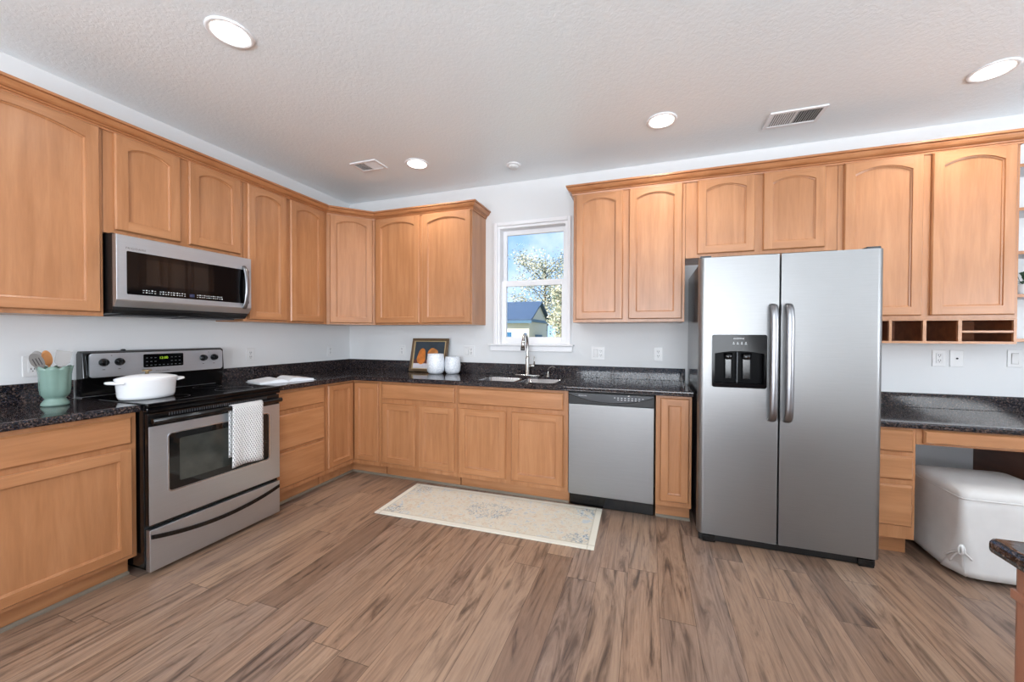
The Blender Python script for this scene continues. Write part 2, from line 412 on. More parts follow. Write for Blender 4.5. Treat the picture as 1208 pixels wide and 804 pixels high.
def door(parent, x0, x1, z0, z1, arch=0.0, name='door', stile=0.056, yb=0.0, th=0.02, top=None):
    """recessed-panel door; arch = rise of the curved top rail"""
    bm = B(); yf = yb - th; e = 0.006
    top = top if top is not None else (0.052 if arch else stile)
    # body with an eased edge
    o0 = [(x0, z0), (x1, z0), (x1, z1), (x0, z1)]; o1 = [(x0 + e, z0 + e), (x1 - e, z0 + e), (x1 - e, z1 - e), (x0 + e, z1 - e)]
    A = [bm.verts.new((p[0], yb, p[1])) for p in o0]; Bv = [bm.verts.new((p[0], yb - th * 0.6, p[1])) for p in o0]; Cv = [bm.verts.new((p[0], yf, p[1])) for p in o1]
    bm.faces.new(A)
    for i in range(4):
        j = (i + 1) % 4
        for P, Q in ((A, Bv), (Bv, Cv)):
            f = bm.faces.new((P[i], P[j], Q[j], Q[i])); f.material_index = 1 if i in (0, 2) else 0
    # opening
    ix0, ix1, iz0, iz1 = x0 + stile, x1 - stile, z0 + stile, z1 - top
    ring = arch_outline(ix0, ix1, iz0, iz1, arch)
    iv = [bm.verts.new((p[0], yf, p[1])) for p in ring]
    n = len(iv)
    # stiles and rails around the opening, butt joints like the real door
    sl = bm.verts.new((ix0, yf, z0 + e)); srr = bm.verts.new((ix1, yf, z0 + e)); tl = bm.verts.new((ix0, yf, z1 - e)); tr = bm.verts.new((ix1, yf, z1 - e))
    bm.faces.new((Cv[0], sl, iv[0], iv[-1], tl, Cv[3])); bm.faces.new((srr, Cv[1], Cv[2], tr, iv[2], iv[1]))
    f = bm.faces.new((sl, srr, iv[1], iv[0])); f.material_index = 1
    f = bm.faces.new([tl] + [iv[k] for k in range(n - 1, 1, -1)] + [tr]); f.material_index = 1
    # moulded step down to the panel
    cx, cz = (ix0 + ix1) / 2, (iz0 + iz1) / 2
    def inset(d):
        r = arch_outline(ix0 + d, ix1 - d, iz0 + d, iz1 - d, arch * (1 - d * 2 / (ix1 - ix0)) if arch else 0); return r
    s1 = [bm.verts.new((p[0], yf + 0.0085, p[1])) for p in inset(0.0010)]
    s2 = [bm.verts.new((p[0], yf + 0.0115, p[1])) for p in inset(0.0075)]
    s3 = [bm.verts.new((p[0], yf + 0.0155, p[1])) for p in inset(0.0085)]
    for P, Q in ((iv, s1), (s1, s2), (s2, s3)):
        for i in range(n):
            j = (i + 1) % n; bm.faces.new((P[i], P[j], Q[j], Q[i]))
    bm.faces.new(s3)
    return obj(name, bm, [WV, WH], parent)

def drawer_front(parent, x0, x1, z0, z1, name='drawer', yb=0.0, th=0.02):
    bm = B(); e = 0.009
    A = [(x0, z0), (x1, z0), (x1, z1), (x0, z1)]; C = [(x0 + e, z0 + e), (x1 - e, z0 + e), (x1 - e, z1 - e), (x0 + e, z1 - e)]
    rings = [[bm.verts.new((p[0], y, p[1])) for p in P] for P, y in ((A, yb), (A, yb - th * 0.55), (C, yb - th))]
    bm.faces.new(rings[0]); bm.faces.new(rings[2])
    for P, Q in zip(rings, rings[1:]):
        for i in range(4): bm.faces.new((P[i], P[(i + 1) % 4], Q[(i + 1) % 4], Q[i]))
    return obj(name, bm, WH, parent)

def carcass(parent, w, z0, z1, depth, toe=0.0, name='body', extra=None):
    """closed cabinet box with a face frame; toe = height of the recessed kick"""
    bm = B(); box(bm, 0, w, 0.019, depth, z0, z1)
    box(bm, 0, w, 0, 0.019, z0, z1, 0.0015)
    o = obj(name, bm, WV, parent)
    if toe:
        bm = B(); box(bm, 0.004, w - 0.004, 0.072, depth - .01, 0.0, toe); obj('toe_kick', bm, WH, parent)
    return o

LX = lambda y: (0.305, y, 0)
GU = 'maple wall cabinets with arched doors'
UB, UT = 1.397, 2.462
# --- left wall, upper run
c = thing('wall_cabinet', 'large single-door maple wall cabinet left of the microwave above the green crock', 'cabinet', (0.305, -2.76, 0), PI / 2, GU)
carcass(c, 0.583, UB, UT, 0.304); door(c, 0.012, 0.568, 1.418, 2.44, 0.035, top=0.047)
c = thing('wall_cabinet', 'short two-door maple wall cabinet directly over the microwave', 'cabinet', (0.305, -2.175, 0), PI / 2, GU)
carcass(c, 0.772, 1.868, UT, 0.304)
for a, b in ((0.045, 0.365), (0.413, 0.747)): door(c, a, b, 1.893, 2.44, 0.035, top=0.045)
c = thing('wall_cabinet', 'tall two-door maple wall cabinet right of the microwave', 'cabinet', (0.305, -1.401, 0), PI / 2, GU)
carcass(c, 0.779, UB, UT, 0.304)
for a, b in ((0.028, 0.350), (0.388, 0.737)): door(c, a, b, 1.412, 2.44, 0.038, top=0.045)
# diagonal corner cabinet
c = thing('corner_wall_cabinet', 'diagonal maple wall cabinet filling the room corner', 'cabinet', (0.305, -0.620, 0), 0, GU)
bm = B(); prism(bm, [(0, 0), (0.297, 0.315), (0.297, 0.618), (-0.303, 0.618), (-0.303, 0)], UB, UT, 'xy'); obj('body', bm, WV, c)
dw = math.hypot(0.297, 0.315); dd = door(c, 0.026, dw - 0.026, 1.412, 2.44, 0.038, top=0.045); dd.rotation_euler = (0, 0, math.atan2(0.315, 0.297))
c = thing('wall_cabinet', 'two-door maple wall cabinet left of the window above the picture', 'cabinet', (0.604, -0.305, 0), 0, GU)
carcass(c, 1.069, UB, UT, 0.304)
for a, b in ((0.020, 0.519), (0.554, 1.060)): door(c, a, b, 1.412, 2.44, 0.042, top=0.045)
# --- right of the window
UB2, UT2 = 1.408, 2.480
c = thing('wall_cabinet', 'tall two-door maple wall cabinet right of the window above the dishwasher', 'cabinet', (2.602, -0.305, 0), 0, GU)
carcass(c, 0.852, UB2, UT2, 0.304)
for a, b in ((0.022, 0.398), (0.443, 0.832)): door(c, a, b, 1.432, 2.455, 0.038, top=0.045)
c = thing('wall_cabinet', 'short two-door maple wall cabinet above the refrigerator', 'cabinet', (3.456, -0.305, 0), 0, GU)
carcass(c, 0.944, 1.885, UT2, 0.304)
for a, b in ((0.080, 0.455), (0.505, 0.872)): door(c, a, b, 1.910, 2.458, 0.035, top=0.045)
c = thing('wall_cabinet', 'tall two-door maple wall cabinet over the desk at the far right', 'cabinet', (4.402, -0.305, 0), 0, GU)
carcass(c, 0.896, 1.412, UT2, 0.304)
for a, b in ((0.030, 0.442), (0.484, 0.876)): door(c, a, b, 1.436, 2.458, 0.040, top=0.045)
# letter cubbies
cub = thing('cubby_shelf', 'low maple cubby unit with letter slots under the far right wall cabinet', 'shelf', (4.535, -0.305, 0))
bm = B(); CW, z0, z1 = 0.763, 1.258, 1.4115
box(bm, 0, CW, 0, 0.304, z0, z0 + 0.014); box(bm, 0, CW, 0, 0.304, z1 - 0.008, z1)
for a, b in ((0, 0.014), (0.152, 0.167), (0.324, 0.341), (0.495, 0.513), (0.749, CW)): box(bm, a, b, 0.0, 0.304, z0 + .014, z1 - .008)
obj('frame', bm, WH, cub)
bm = B(); box(bm, 0.514, 0.748, 0.001, 0.30, 1.327, 1.340); obj('letter_shelf', bm, WH, cub)
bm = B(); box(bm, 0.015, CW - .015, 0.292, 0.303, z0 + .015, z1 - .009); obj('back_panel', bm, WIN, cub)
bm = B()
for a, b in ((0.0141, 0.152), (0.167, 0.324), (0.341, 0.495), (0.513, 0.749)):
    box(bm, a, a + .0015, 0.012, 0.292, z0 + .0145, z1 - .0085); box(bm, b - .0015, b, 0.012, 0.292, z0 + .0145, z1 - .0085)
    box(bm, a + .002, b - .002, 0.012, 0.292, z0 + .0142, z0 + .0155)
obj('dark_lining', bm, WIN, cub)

# crown mouldings swept along the cabinet fronts
def sweep(bm, prof, path, mi=0):
    """prof (outward, z); path xy with outward on the right-hand side of travel"""
    P = [Vector(p) for p in path]; rings = []
    for i, p in enumerate(P):
        d0 = (P[i] - P[i - 1]).normalized() if i else (P[1] - P[0]).normalized()
        d1 = (P[i + 1] - P[i]).normalized() if i < len(P) - 1 else d0
        n0 = Vector((d0.y, -d0.x)); n1 = Vector((d1.y, -d1.x)); m = (n0 + n1).normalized(); k = 1 / max(0.3, m.dot(n0))
        rings.append([bm.verts.new((p.x + m.x * o * k, p.y + m.y * o * k, z)) for o, z in prof])
    n = len(prof)
    for a, b in zip(rings, rings[1:]):
        for i in range(n): bm.faces.new((a[i], b[i], b[(i + 1) % n], a[(i + 1) % n])).material_index = mi
    bm.faces.new(rings[0]); bm.faces.new(rings[-1])
CP = [(0.0005, -0.020), (0.009, -0.020), (0.011, -0.010), (0.007, -0.007), (0.015, -0.005), (0.018, 0.001), (0.014, 0.004), (0.024, 0.007), (0.033, 0.014), (0.042, 0.027), (0.046, 0.034), (0.041, 0.037), (0.054, 0.039), (0.054, 0.052), (0.0005, 0.052)]
bm = B(); sweep(bm, [(o, z + 2.458) for o, z in CP], [(0.305, -2.76), (0.305, -0.620), (0.604, -0.305), (1.674, -0.305), (1.674, -0.002)])
obj('crown_molding', bm, WCR, label='maple crown moulding along the cabinets left of the window and round the corner', cat='molding')
bm = B(); sweep(bm, [(o, z + 2.476) for o, z in CP], [(2.600, -0.002), (2.600, -0.305), (5.300, -0.305), (5.300, -0.002)])
obj('crown_molding', bm, WCR, label='maple crown moulding along the cabinets right of the window', cat='molding')

# --- base cabinets
GB = 'maple base cabinets'
CB = 0.886
c = thing('base_cabinet', 'maple base cabinet left of the range with one wide drawer over a door', 'cabinet', (0.61, -2.80, 0), PI / 2, GB)
carcass(c, 0.613, 0.112, CB, 0.609, 0.112); drawer_front(c, 0.03, 0.591, 0.722, 0.862); door(c, 0.03, 0.591, 0.132, 0.694, 0, stile=0.05)
c = thing('base_cabinet', 'maple base cabinet right of the range with a stack of three drawers', 'cabinet', (0.61, -1.405, 0), PI / 2, GB)
carcass(c, 0.468, 0.112, CB, 0.609, 0.112)
for a, b in ((0.730, 0.864), (0.434, 0.695), (0.148, 0.411)): drawer_front(c, 0.022, 0.447, a, b)
# corner base, L-shaped with a folded pair of doors
c = thing('corner_base_cabinet', 'L-shaped maple corner base cabinet with two narrow doors meeting in the corner', 'cabinet', (0, 0, 0), 0, GB)
bm = B(); prism(bm, [(0.001, -0.936), (0.61, -0.936), (0.61, -0.61), (0.926, -0.61), (0.926, -0.001), (0.001, -0.001)], 0.112, CB, 'xy'); obj('body', bm, WV, c)
bm = B(); prism(bm, [(0.002, -0.932), (0.538, -0.932), (0.538, -0.538), (0.922, -0.538), (0.922, -0.002), (0.002, -0.002)], 0.0, 0.112, 'xy'); obj('toe_kick', bm, WH, c)
d = door(c, 0.019, 0.304, 0.152, 0.864, 0, stile=0.048); d.location = (0.61, -0.936, 0); d.rotation_euler = (0, 0, PI / 2)
d = door(c, 0.024, 0.290, 0.152, 0.864, 0, stile=0.048); d.location = (0.61, -0.61, 0)
c = thing('base_cabinet', 'two-door maple base cabinet with one wide drawer below the picture and white cups', 'cabinet', (0.928, -0.61, 0), 0, GB)
carcass(c, 0.758, 0.112, CB, 0.609, 0.112); drawer_front(c, 0.014, 0.738, 0.730, 0.864)
door(c, 0.014, 0.355, 0.152, 0.690, 0); door(c, 0.399, 0.738, 0.152, 0.690, 0)
c = thing('sink_base_cabinet', 'wide two-door maple base cabinet with a false drawer front under the sink', 'cabinet', (1.688, -0.61, 0), 0, GB)
bm = B(); WS = 0.940
box(bm, 0, 0.018, 0.019, 0.609, 0.112, CB); box(bm, WS - 0.018, WS, 0.019, 0.609, 0.112, CB); box(bm, 0.018, WS - .018, 0.019, 0.609, 0.112, 0.13)
box(bm, 0.018, WS - .018, 0.59, 0.609, 0.13, CB); box(bm, 0, WS, 0, 0.019, 0.112, CB, 0.0015); obj('body', bm, WV, c)
bm = B(); box(bm, 0.004, WS - .004, 0.072, .6, 0.0, 0.112); obj('toe_kick', bm, WH, c)
drawer_front(c, 0.020, 0.904, 0.730, 0.864); door(c, 0.024, 0.440, 0.150, 0.696, 0); door(c, 0.488, 0.904, 0.150, 0.696, 0)
c = thing('base_cabinet', 'narrow single-door maple base cabinet between dishwasher and refrigerator', 'cabinet', (3.250, -0.61, 0), 0, GB)
carcass(c, 0.232, 0.112, CB, 0.609, 0.112); door(c, 0.030, 0.215, 0.150, 0.868, 0, stile=0.05)
# shoe moulding at the floor
bm = B(); PR = [(0.0, 0.0), (0.012, 0.0), (0.012, 0.010), (0.006, 0.018), (0.0, 0.018)]
SHOE = plain('grey_shoe_moulding', (128, 118, 104), 0.5)
sweep(bm, PR, [(0.5385, -1.400), (0.5385, -0.5385), (2.620, -0.5385)]); obj('trim_1', bm, SHOE, kind='structure')
bm = B(); sweep(bm, PR, [(0.5385, -2.80), (0.5385, -2.190)]); obj('trim_2', bm, SHOE, kind='structure')
bm = B(); sweep(bm, PR, [(3.256, -0.5385), (3.480, -0.5385)]); obj('trim_3', bm, SHOE, kind='structure')

# --- countertops
def counter(name, pts, z0, z1, label, hole=None, splash=None, bev=0.012):
    t = thing(name, label, 'countertop'); bm = B(); prism(bm, pts, z0, z1, 'xy', bev=bev, seg=4)
    o = obj('slab', bm, GR, t)
    if hole:
        cb = B(); prism(cb, hole, z0 - 0.1, z1 + 0.1, 'xy'); carve(o, cb)
    for s in splash or []:
        bm = B(); box(bm, *s, bev=0.002); obj('backsplash', bm, GR, t)
    return t
CT = 0.924
def rrect(x0, x1, y0, y1, r, n=6):
    o = []
    for cx, cy, a0 in ((x1 - r, y1 - r, 0), (x0 + r, y1 - r, 90), (x0 + r, y0 + r, 180), (x1 - r, y0 + r, 270)):
        for k in range(n + 1): a = R(a0 + 90 * k / n); o.append((cx + r * math.cos(a), cy + r * math.sin(a)))
    return o
counter('granite_countertop', [(0.001, -2.83), (0.650, -2.83), (0.650, -2.184), (0.001, -2.184)], CB, CT, 'short dark granite countertop left of the range under the green crock',
        splash=[(0.001, 0.021, -2.83, -2.184, CT, CT + 0.105)])
SX0, SX1, SY0, SY1 = 1.790, 2.500, -0.550, -0.150
counter('granite_countertop', [(0.001, -1.406), (0.650, -1.406), (0.650, -0.650), (3.487, -0.650), (3.487, -0.001), (0.001, -0.001)], CB, CT,
        'long L-shaped dark granite countertop holding the sink', hole=rrect(SX0, SX1, SY0, SY1, 0.05),
        splash=[(0.001, 0.021, -1.406, -0.022, CT, CT + 0.103), (0.001, 3.487, -0.021, -0.001, CT, CT + 0.103)])
DT = 0.805
counter('desk_countertop', [(4.438, -0.650), (5.95, -0.650), (5.95, -0.001), (4.438, -0.001)], DT - 0.034, DT, 'lower dark granite desk countertop right of the refrigerator',
        splash=[(4.438, 5.95, -0.021, -0.001, DT, DT + 0.10)])
counter('island_countertop', [(3.795, -3.60), (4.60, -3.60), (4.60, -2.488), (3.803, -2.488), (3.795, -2.496)], 0.902, 0.930, 'dark granite island countertop corner at the right edge', bev=0.011)
c = thing('island_cabinet', 'reddish maple island base with corner post at the right edge of the view', 'cabinet', (3.813, -2.512, 0))
WIS = wood('maple_island', (9, 9, 0.8), (140, 90, 68), (156, 104, 80), (170, 118, 94))
bm = B(); box(bm, 0.02, 0.75, -1.03, -0.02, 0.10, 0.902); box(bm, 0.05, 0.72, -1.0, -0.06, 0.0, 0.10); obj('body', bm, WIS, c)
bm = B(); box(bm, 0.004, 0.062, -0.062, -0.004, 0.0, 0.902, 0.006); obj('corner_post', bm, WIS, c)
bm = B(); box(bm, 0.0, 0.066, -0.066, 0.0, 0.835, 0.852, 0.003); obj('post_collar', bm, WIS, c)
bm = B(); box(bm, 0.0, 0.066, -0.066, 0.0, 0.0, 0.09, 0.003); obj('post_base', bm, WIS, c)

# ------------------------------------------------------------------ sink, faucet, soap dispenser
snk = thing('kitchen_sink', 'undermounted stainless steel double sink below the window', 'sink', ((SX0 + SX1) / 2, (SY0 + SY1) / 2, CT - 0.016))
bm = B(); hw, hd = (SX1 - SX0) / 2 - 0.001, (SY1 - SY0) / 2 - 0.001
def bowl(bm, x0, x1, y0, y1, depth):
    rings = []
    for d, z, r in ((0.0, 0, 0.05), (0.003, -0.001, 0.05), (0.004, -depth * 0.85, 0.05), (0.03, -depth, 0.04)):
        rings.append([bm.verts.new((p[0], p[1], z)) for p in rrect(x0 + d, x1 - d, y0 + d, y1 - d, r)])
    for a, b in zip(rings, rings[1:]):
        n = len(a)
        for k in range(n): f = bm.faces.new((a[k], a[(k + 1) % n], b[(k + 1) % n], b[k])); f.smooth = True
    bm.faces.new(rings[-1])
bowl(bm, -hw, -0.02, -hd, hd, 0.19); bowl(bm, 0.02, hw, -hd, hd, 0.19)
SKM = plain('sink_steel', (200, 202, 206), 0.25, 1.0, 0.02)
o = obj('basin', bm, SKM, snk); sm = o.modifiers.new('s', 'SOLIDIFY'); sm.thickness = 0.0015; sm.offset = -1
bm = B()
bm.free()
for sx in (-hw / 2 - .01, hw / 2 + .01):
    bm = B(); lathe(bm, [(0.045, 0), (0.043, 0.004), (0.02, 0.002)], (sx, 0, -0.189), 20); obj('drain', bm, CHR, snk)

fc = thing('faucet', 'brushed nickel pull-down gooseneck faucet behind the sink', 'faucet', (2.133, -0.078, CT))
bm = B(); lathe(bm, [(0.03, 0), (0.03, 0.008), (0.026, 0.012)], n=28, sx=4.2); obj('deck_plate', bm, CHR, fc)
bm = B(); lathe(bm, [(0.024, 0.008), (0.024, 0.014), (0.0195, 0.018), (0.0185, 0.16), (0.0150, 0.18)], n=24)
pts = curve_pts([(0, 0, 0.17), (0, 0, 0.29), (0.002, -0.02, 0.352), (0.004, -0.07, 0.386), (0.006, -0.120, 0.374), (0.008, -0.145, 0.335)], 8)
tube(bm, pts, 0.0125, 14); obj('spout', bm, CHR, fc)
bm = B(); tube(bm, [(0.008, -0.144, 0.338), (0.007, -0.150, 0.30), (0.005, -0.155, 0.25)], [0.015, 0.017, 0.0195], 16); sh = obj('spray_head', bm, CHR, fc)
bm = B(); tube(bm, [(0.005, -0.155, 0.2505), (0.0048, -0.1555, 0.240)], [0.0185, 0.0175], 16); obj('nozzle', bm, BLKM, sh)
bm = B(); tube(bm, [(0.015, 0, 0.093), (0.070, 0, 0.093)], 0.014, 14); tube(bm, [(0.064, 0, 0.098), (0.067, -0.002, 0.14), (0.066, -0.006, 0.182)], [0.008, 0.006, 0.005], 10); obj('handle', bm, CHR, fc)
sd = thing('soap_dispenser', 'small nickel soap dispenser pump right of the faucet', 'soap dispenser', (2.330, -0.075, CT))
bm = B(); lathe(bm, [(0.021, 0), (0.021, 0.004), (0.013, 0.010), (0.0105, 0.028), (0.0085, 0.03)], n=18); obj('collar', bm, CHR, sd)
bm = B(); tube(bm, curve_pts([(0, 0, 0.025), (0.003, 0, 0.055), (0.022, -0.01, 0.083), (0.055, -0.03, 0.090), (0.078, -0.045, 0.086)], 6), 0.0062, 10); obj('spout', bm, CHR, sd)

# ------------------------------------------------------------------ range
rg = thing('range', 'stainless and black electric range with glass cooktop', 'range', (0.655, -2.180, 0), PI / 2)
RW = 0.768
bm = B(); box(bm, 0.001, RW - 0.001, 0.0, 0.62, 0.045, 0.905, 0.004); box(bm, 0.04, RW - 0.04, 0.03, 0.58, 0.0, 0.045); obj('body', bm, BLK, rg)
bm = B(); box(bm, -0.001, RW + 0.001, -0.040, 0.565, 0.9052, 0.929, 0.008, 3); box(bm, 0.0, RW, -0.036, 0.0, 0.880, 0.905, 0.008, 3); ck = obj('cooktop', bm, BLG, rg)
for x, y, r in ((0.20, 0.13, 0.085), (0.56, 0.13, 0.105), (0.20, 0.40, 0.105), (0.56, 0.40, 0.08)):
    bm = B(); n = 40; a = [bm.verts.new((x + r * math.cos(2 * PI * k / n), y + r * math.sin(2 * PI * k / n), 0.9294)) for k in range(n)]
    b = [bm.verts.new((x + (r - .003) * math.cos(2 * PI * k / n), y + (r - .003) * math.sin(2 * PI * k / n), 0.9294)) for k in range(n)]
    for k in range(n): bm.faces.new((a[k], a[(k + 1) % n], b[(k + 1) % n], b[k]))
    obj('burner_ring', bm, DGR, ck)
# oven door
bm = B(); box(bm, 0.006, RW - 0.006, -0.030, -0.001, 0.272, 0.872, 0.004); od = obj('oven_door', bm, BLK, rg)
bm = B(); box(bm, 0.008, RW - 0.008, -0.036, -0.0305, 0.276, 0.803, 0.002); sp_ = obj('steel_panel', bm, ST, od)
cb = B(); prism(cb, rrect(0.096, 0.678, 0.430, 0.748, 0.018), -0.06, 0.0, 'xz'); carve(sp_, cb)
bm = B(); prism(bm, rrect(0.090, 0.684, 0.424, 0.754, 0.022), -0.0385, -0.0362, 'xz', bev=0.001); tr_ = obj('window_trim', bm, plain('bright_trim', (215, 215, 218), 0.25, 1.0), od)
cb = B(); prism(cb, rrect(0.096, 0.678, 0.430, 0.748, 0.018), -0.06, 0.0, 'xz'); carve(tr_, cb)
OG = plain('oven_glass', (20, 21, 21), 0.04, 0, 0.03)
bm = B(); prism(bm, rrect(0.0965, 0.6775, 0.4305, 0.7475, 0.018), -0.034, -0.0306, 'xz'); wg = obj('oven_window', bm, OG, od)
bm = B(); prism(bm, rrect(0.148, 0.628, 0.470, 0.712, 0.01), -0.0345, -0.0342, 'xz'); obj('inner_window', bm, plain('inner_oven_glass', (58, 60, 56), 0.06, 0, 0.2), wg)
bm = B()
for k in range(46): box(bm, 0.10 + k * 0.0125, 0.106 + k * 0.0125, -0.0306, -0.0301, 0.850, 0.866)
obj('vent_slots', bm, DGR, od)
bm = B(); tube(bm, [(0.012, -0.060, 0.834), (RW / 2, -0.064, 0.834), (RW - 0.012, -0.060, 0.834)], 0.0155, 14, flat=0.8)
for x in (0.03, RW - 0.03): box(bm, x - 0.016, x + 0.016, -0.060, -0.028, 0.820, 0.848, 0.004)
obj('door_handle', bm, BLK, od)
# storage drawer with a sagging black grip
bm = B(); box(bm, 0.008, RW - 0.008, -0.036, -0.001, 0.024, 0.250, 0.004); dr = obj('storage_drawer', bm, ST, rg)
bm = B(); n = 20; ptsu = []; ptsd = []
for k in range(n + 1):
    t = k / n; x = 0.014 + (RW - 0.028) * t; z = 0.222 - 0.050 * (1 - (2 * t - 1) ** 2); ptsu.append((x, z + 0.003)); ptsd.append((x, z - 0.020))
prism(bm, ptsd + ptsu[::-1], -0.043, -0.036, 'xz', bev=0.002); obj('drawer_grip', bm, BLK, dr)
# backguard
bm = B(); prism(bm, [(0.575, 0.93), (0.620, 0.93), (0.620, 1.178), (0.605, 1.196), (0.583, 1.196), (0.560, 1.185), (0.548, 1.04), (0.555, 1.02)], 0.0, RW, 'yz', bev=0.004); bgd = obj('backguard', bm, BLK, rg)
bm = B(); prism(bm, rrect(0.022, RW - 0.020, 1.040, 1.182, 0.016), 0.535, 0.5475, 'xz', bev=0.003); cpn = obj('control_panel', bm, ST, rg)
bm = B(); prism(bm, rrect(0.270, 0.490, 1.082, 1.168, 0.008), 0.531, 0.5355, 'xz'); dsp = obj('display', bm, BLG, cpn)
text('clock_digits', '12:00', 0.022, (0.352, 0.5305, 1.134), LED, dsp)
bm = B(); random.seed(3)
for i in range(9):
    for j in range(3):
        if 2 < i < 6 and j > 0: continue
        box(bm, 0.282 + i * 0.0225, 0.292 + i * 0.0225, 0.5302, 0.5309, 1.094 + j * 0.024, 1.0965 + j * 0.024)
obj('key_markings', bm, GTXT, dsp)
for x, w_, z in ((0.083, .006, 1.083), (0.154, .006, 1.083), (0.617, .006, 1.083), (0.688, .006, 1.083), (0.118, .003, 1.166), (0.652, .003, 1.166)):
    bm = B(); box(bm, x - w_, x + w_, 0.5343, 0.5349, z, z + .003); obj('knob_marking', bm, SLOT, cpn)
for x in (0.083, 0.154, 0.617, 0.688):
    bm = B(); lathe(bm, [(0.0235, 0.5348), (0.0235, 0.529), (0.019, 0.522), (0.016, 0.510), (0.015, 0.5085)], (x, 0, 1.128), 24, 'y'); kb = obj('knob', bm, BLK, cpn)
    bm = B(); box(bm, x - 0.004, x + 0.004, 0.500, 0.5087, 1.112, 1.144, 0.0015); obj('knob_grip', bm, BLK, kb)
text('brand_lettering', 'FRIGIDAIRE', 0.012, (0.335, 0.5342, 1.052), GTXT, cpn, 1.3)
bm = B(); lathe(bm, [(0.012, 1.1955), (0.012, 1.200), (0.006, 1.204)], (0.20, 0.595, 0), 12); obj('vent_cap', bm, BLK, bgd)

# towel over the oven door handle
def towelm():
    m = Mat('waffle_towel'); v = m.coords((1, 1, 1), rand=False, kind='UV')
    sp2 = m.n('ShaderNodeSeparateXYZ'); m.l(v, sp2.inputs[0])
    a = m.math('SINE', m.math('MULTIPLY', sp2.outputs['X'], 2 * PI * 13)); b = m.math('SINE', m.math('MULTIPLY', sp2.outputs['Y'], 2 * PI * 34))
    p = m.math('MULTIPLY', a, b); n = m.noise(v, 70, 2)
    q = m.math('ADD', p, m.math('MULTIPLY', m.math('SUBTRACT', n, 0.5), 1.2))
    m.color(m.ramp(q, [(0.2, lin(232, 232, 232)), (0.6, lin(128, 129, 134))])); m.set(Roughness=0.9); m.bump(p, 0.6, 0.003); return m.m
TOW = towelm()
bm = B(); uvl = bm.loops.layers.uv.new('u')
path = [(-0.074, 0.458)] + [(-0.074 - 0.0005 * i, 0.458 + i * 0.04) for i in range(1, 9)] + [(-0.0785, 0.800), (-0.0795, 0.834), (-0.076, 0.846), (-0.068, 0.8525), (-0.056, 0.8525), (-0.046, 0.846), (-0.0425, 0.834), (-0.0420, 0.80)] + [(-0.0425, 0.76 - i * 0.04) for i in range(0, 7)]
nx = 14; grid = []
for j, (y, z) in enumerate(path):
    row = []; low = max(0, (0.80 - z) / 0.35)
    for i in range(nx + 1):
        t = i / nx; front = j < 11
        x = 0.408 + 0.197 * t + (0.010 * (t - 0.45) * low if front else 0)
        yy = y - (0.004 * math.sin(t * 9 + 1.0) * low if front else 0)
        row.append(bm.verts.new((x, yy, z + (0.006 * math.sin(t * 4) * low if front else 0))))
    grid.append(row)
for j in range(len(path) - 1):
    for i in range(nx):
        f = bm.faces.new((grid[j][i], grid[j][i + 1], grid[j + 1][i + 1], grid[j + 1][i])); f.smooth = True
        for lp, (ii, jj) in zip(f.loops, ((i, j), (i + 1, j), (i + 1, j + 1), (i, j + 1))): lp[uvl].uv = (ii / nx, jj / 24)
tw = obj('dish_towel', bm, TOW, label='white and grey waffle weave towel hanging over the oven door handle', cat='towel', loc=rg.location, rz=PI / 2)
sm = tw.modifiers.new('s', 'SOLIDIFY'); sm.thickness = 0.0025; sm.offset = 1.0
tw['_n'] = 0; del tw['_n']

# ------------------------------------------------------------------ microwave
mw = thing('microwave', 'stainless over-the-range microwave with black glass door under the short cabinet', 'microwave', (0.365, -2.166, 0), PI / 2)
MW = 0.752
bm = B(); box(bm, 0, MW, 0.0, 0.363, 1.438, 1.862); prism(bm, [(0.0, 1.438), (0.02, 1.415), (0.33, 1.405), (0.363, 1.438)], 0.004, MW - .004, 'yz'); obj('body', bm, BLKM, mw)
bm = B(); box(bm, 0.06, 0.34, 0.05, 0.25, 1.402, 1.412); box(bm, 0.41, 0.69, 0.05, 0.25, 1.402, 1.412); obj('grease_filter', bm, DGR, mw)
bm = B(); prism(bm, [(-0.002, 1.452), (-0.014, 1.452), (-0.036, 1.484), (-0.040, 1.492), (-0.040, 1.852), (-0.034, 1.856), (-0.002, 1.856)], 0.0, MW, 'yz', bev=0.0015)
md_ = obj('microwave_door', bm, ST, mw)
bm = B(); prism(bm, rrect(0.044, MW - 0.018, 1.524, 1.768, 0.006), -0.0415, -0.0401, 'xz'); gl_ = obj('glass', bm, BLG, md_)
bm = B(); prism(bm, rrect(0.13, 0.50, 1.585, 1.735, 0.004), -0.0419, -0.0416, 'xz'); obj('inner_window', bm, plain('microwave_inner_glass', (12, 12, 13), 0.05), gl_)
bm = B()
for g0, cols in ((0.115, 5), (0.196, 6), (0.268, 5), (0.395, 12)):
    for k in range(cols):
        for r_ in range(2):
            wd = 0.008 if (k + r_) % 3 else 0.005
            box(bm, g0 + k * 0.0135, g0 + k * 0.0135 + wd, -0.0422, -0.0417, 1.538 + r_ * 0.013, 1.541 + r_ * 0.013 + (0.002 if k % 2 else 0))
obj('control_markings', bm, LTXT, gl_)
bm = B(); box(bm, 0.352, 0.380, -0.0422, -0.0417, 1.536, 1.556); obj('clock_window', bm, plain('blue_display', (40, 50, 78), 0.2), gl_)
text('brand_lettering', 'FRIGIDAIRE', 0.016, (0.040, -0.0403, 1.779), GTXT, md_, 1.15)
bm = B(); tube(bm, curve_pts([(0.700, -0.040, 1.792), (0.700, -0.058, 1.765), (0.700, -0.072, 1.70), (0.700, -0.076, 1.64), (0.700, -0.072, 1.58), (0.700, -0.058, 1.515), (0.700, -0.040, 1.488)], 5), [0.015] * 31, 14, flat=0.55); obj('door_handle', bm, STD, md_)

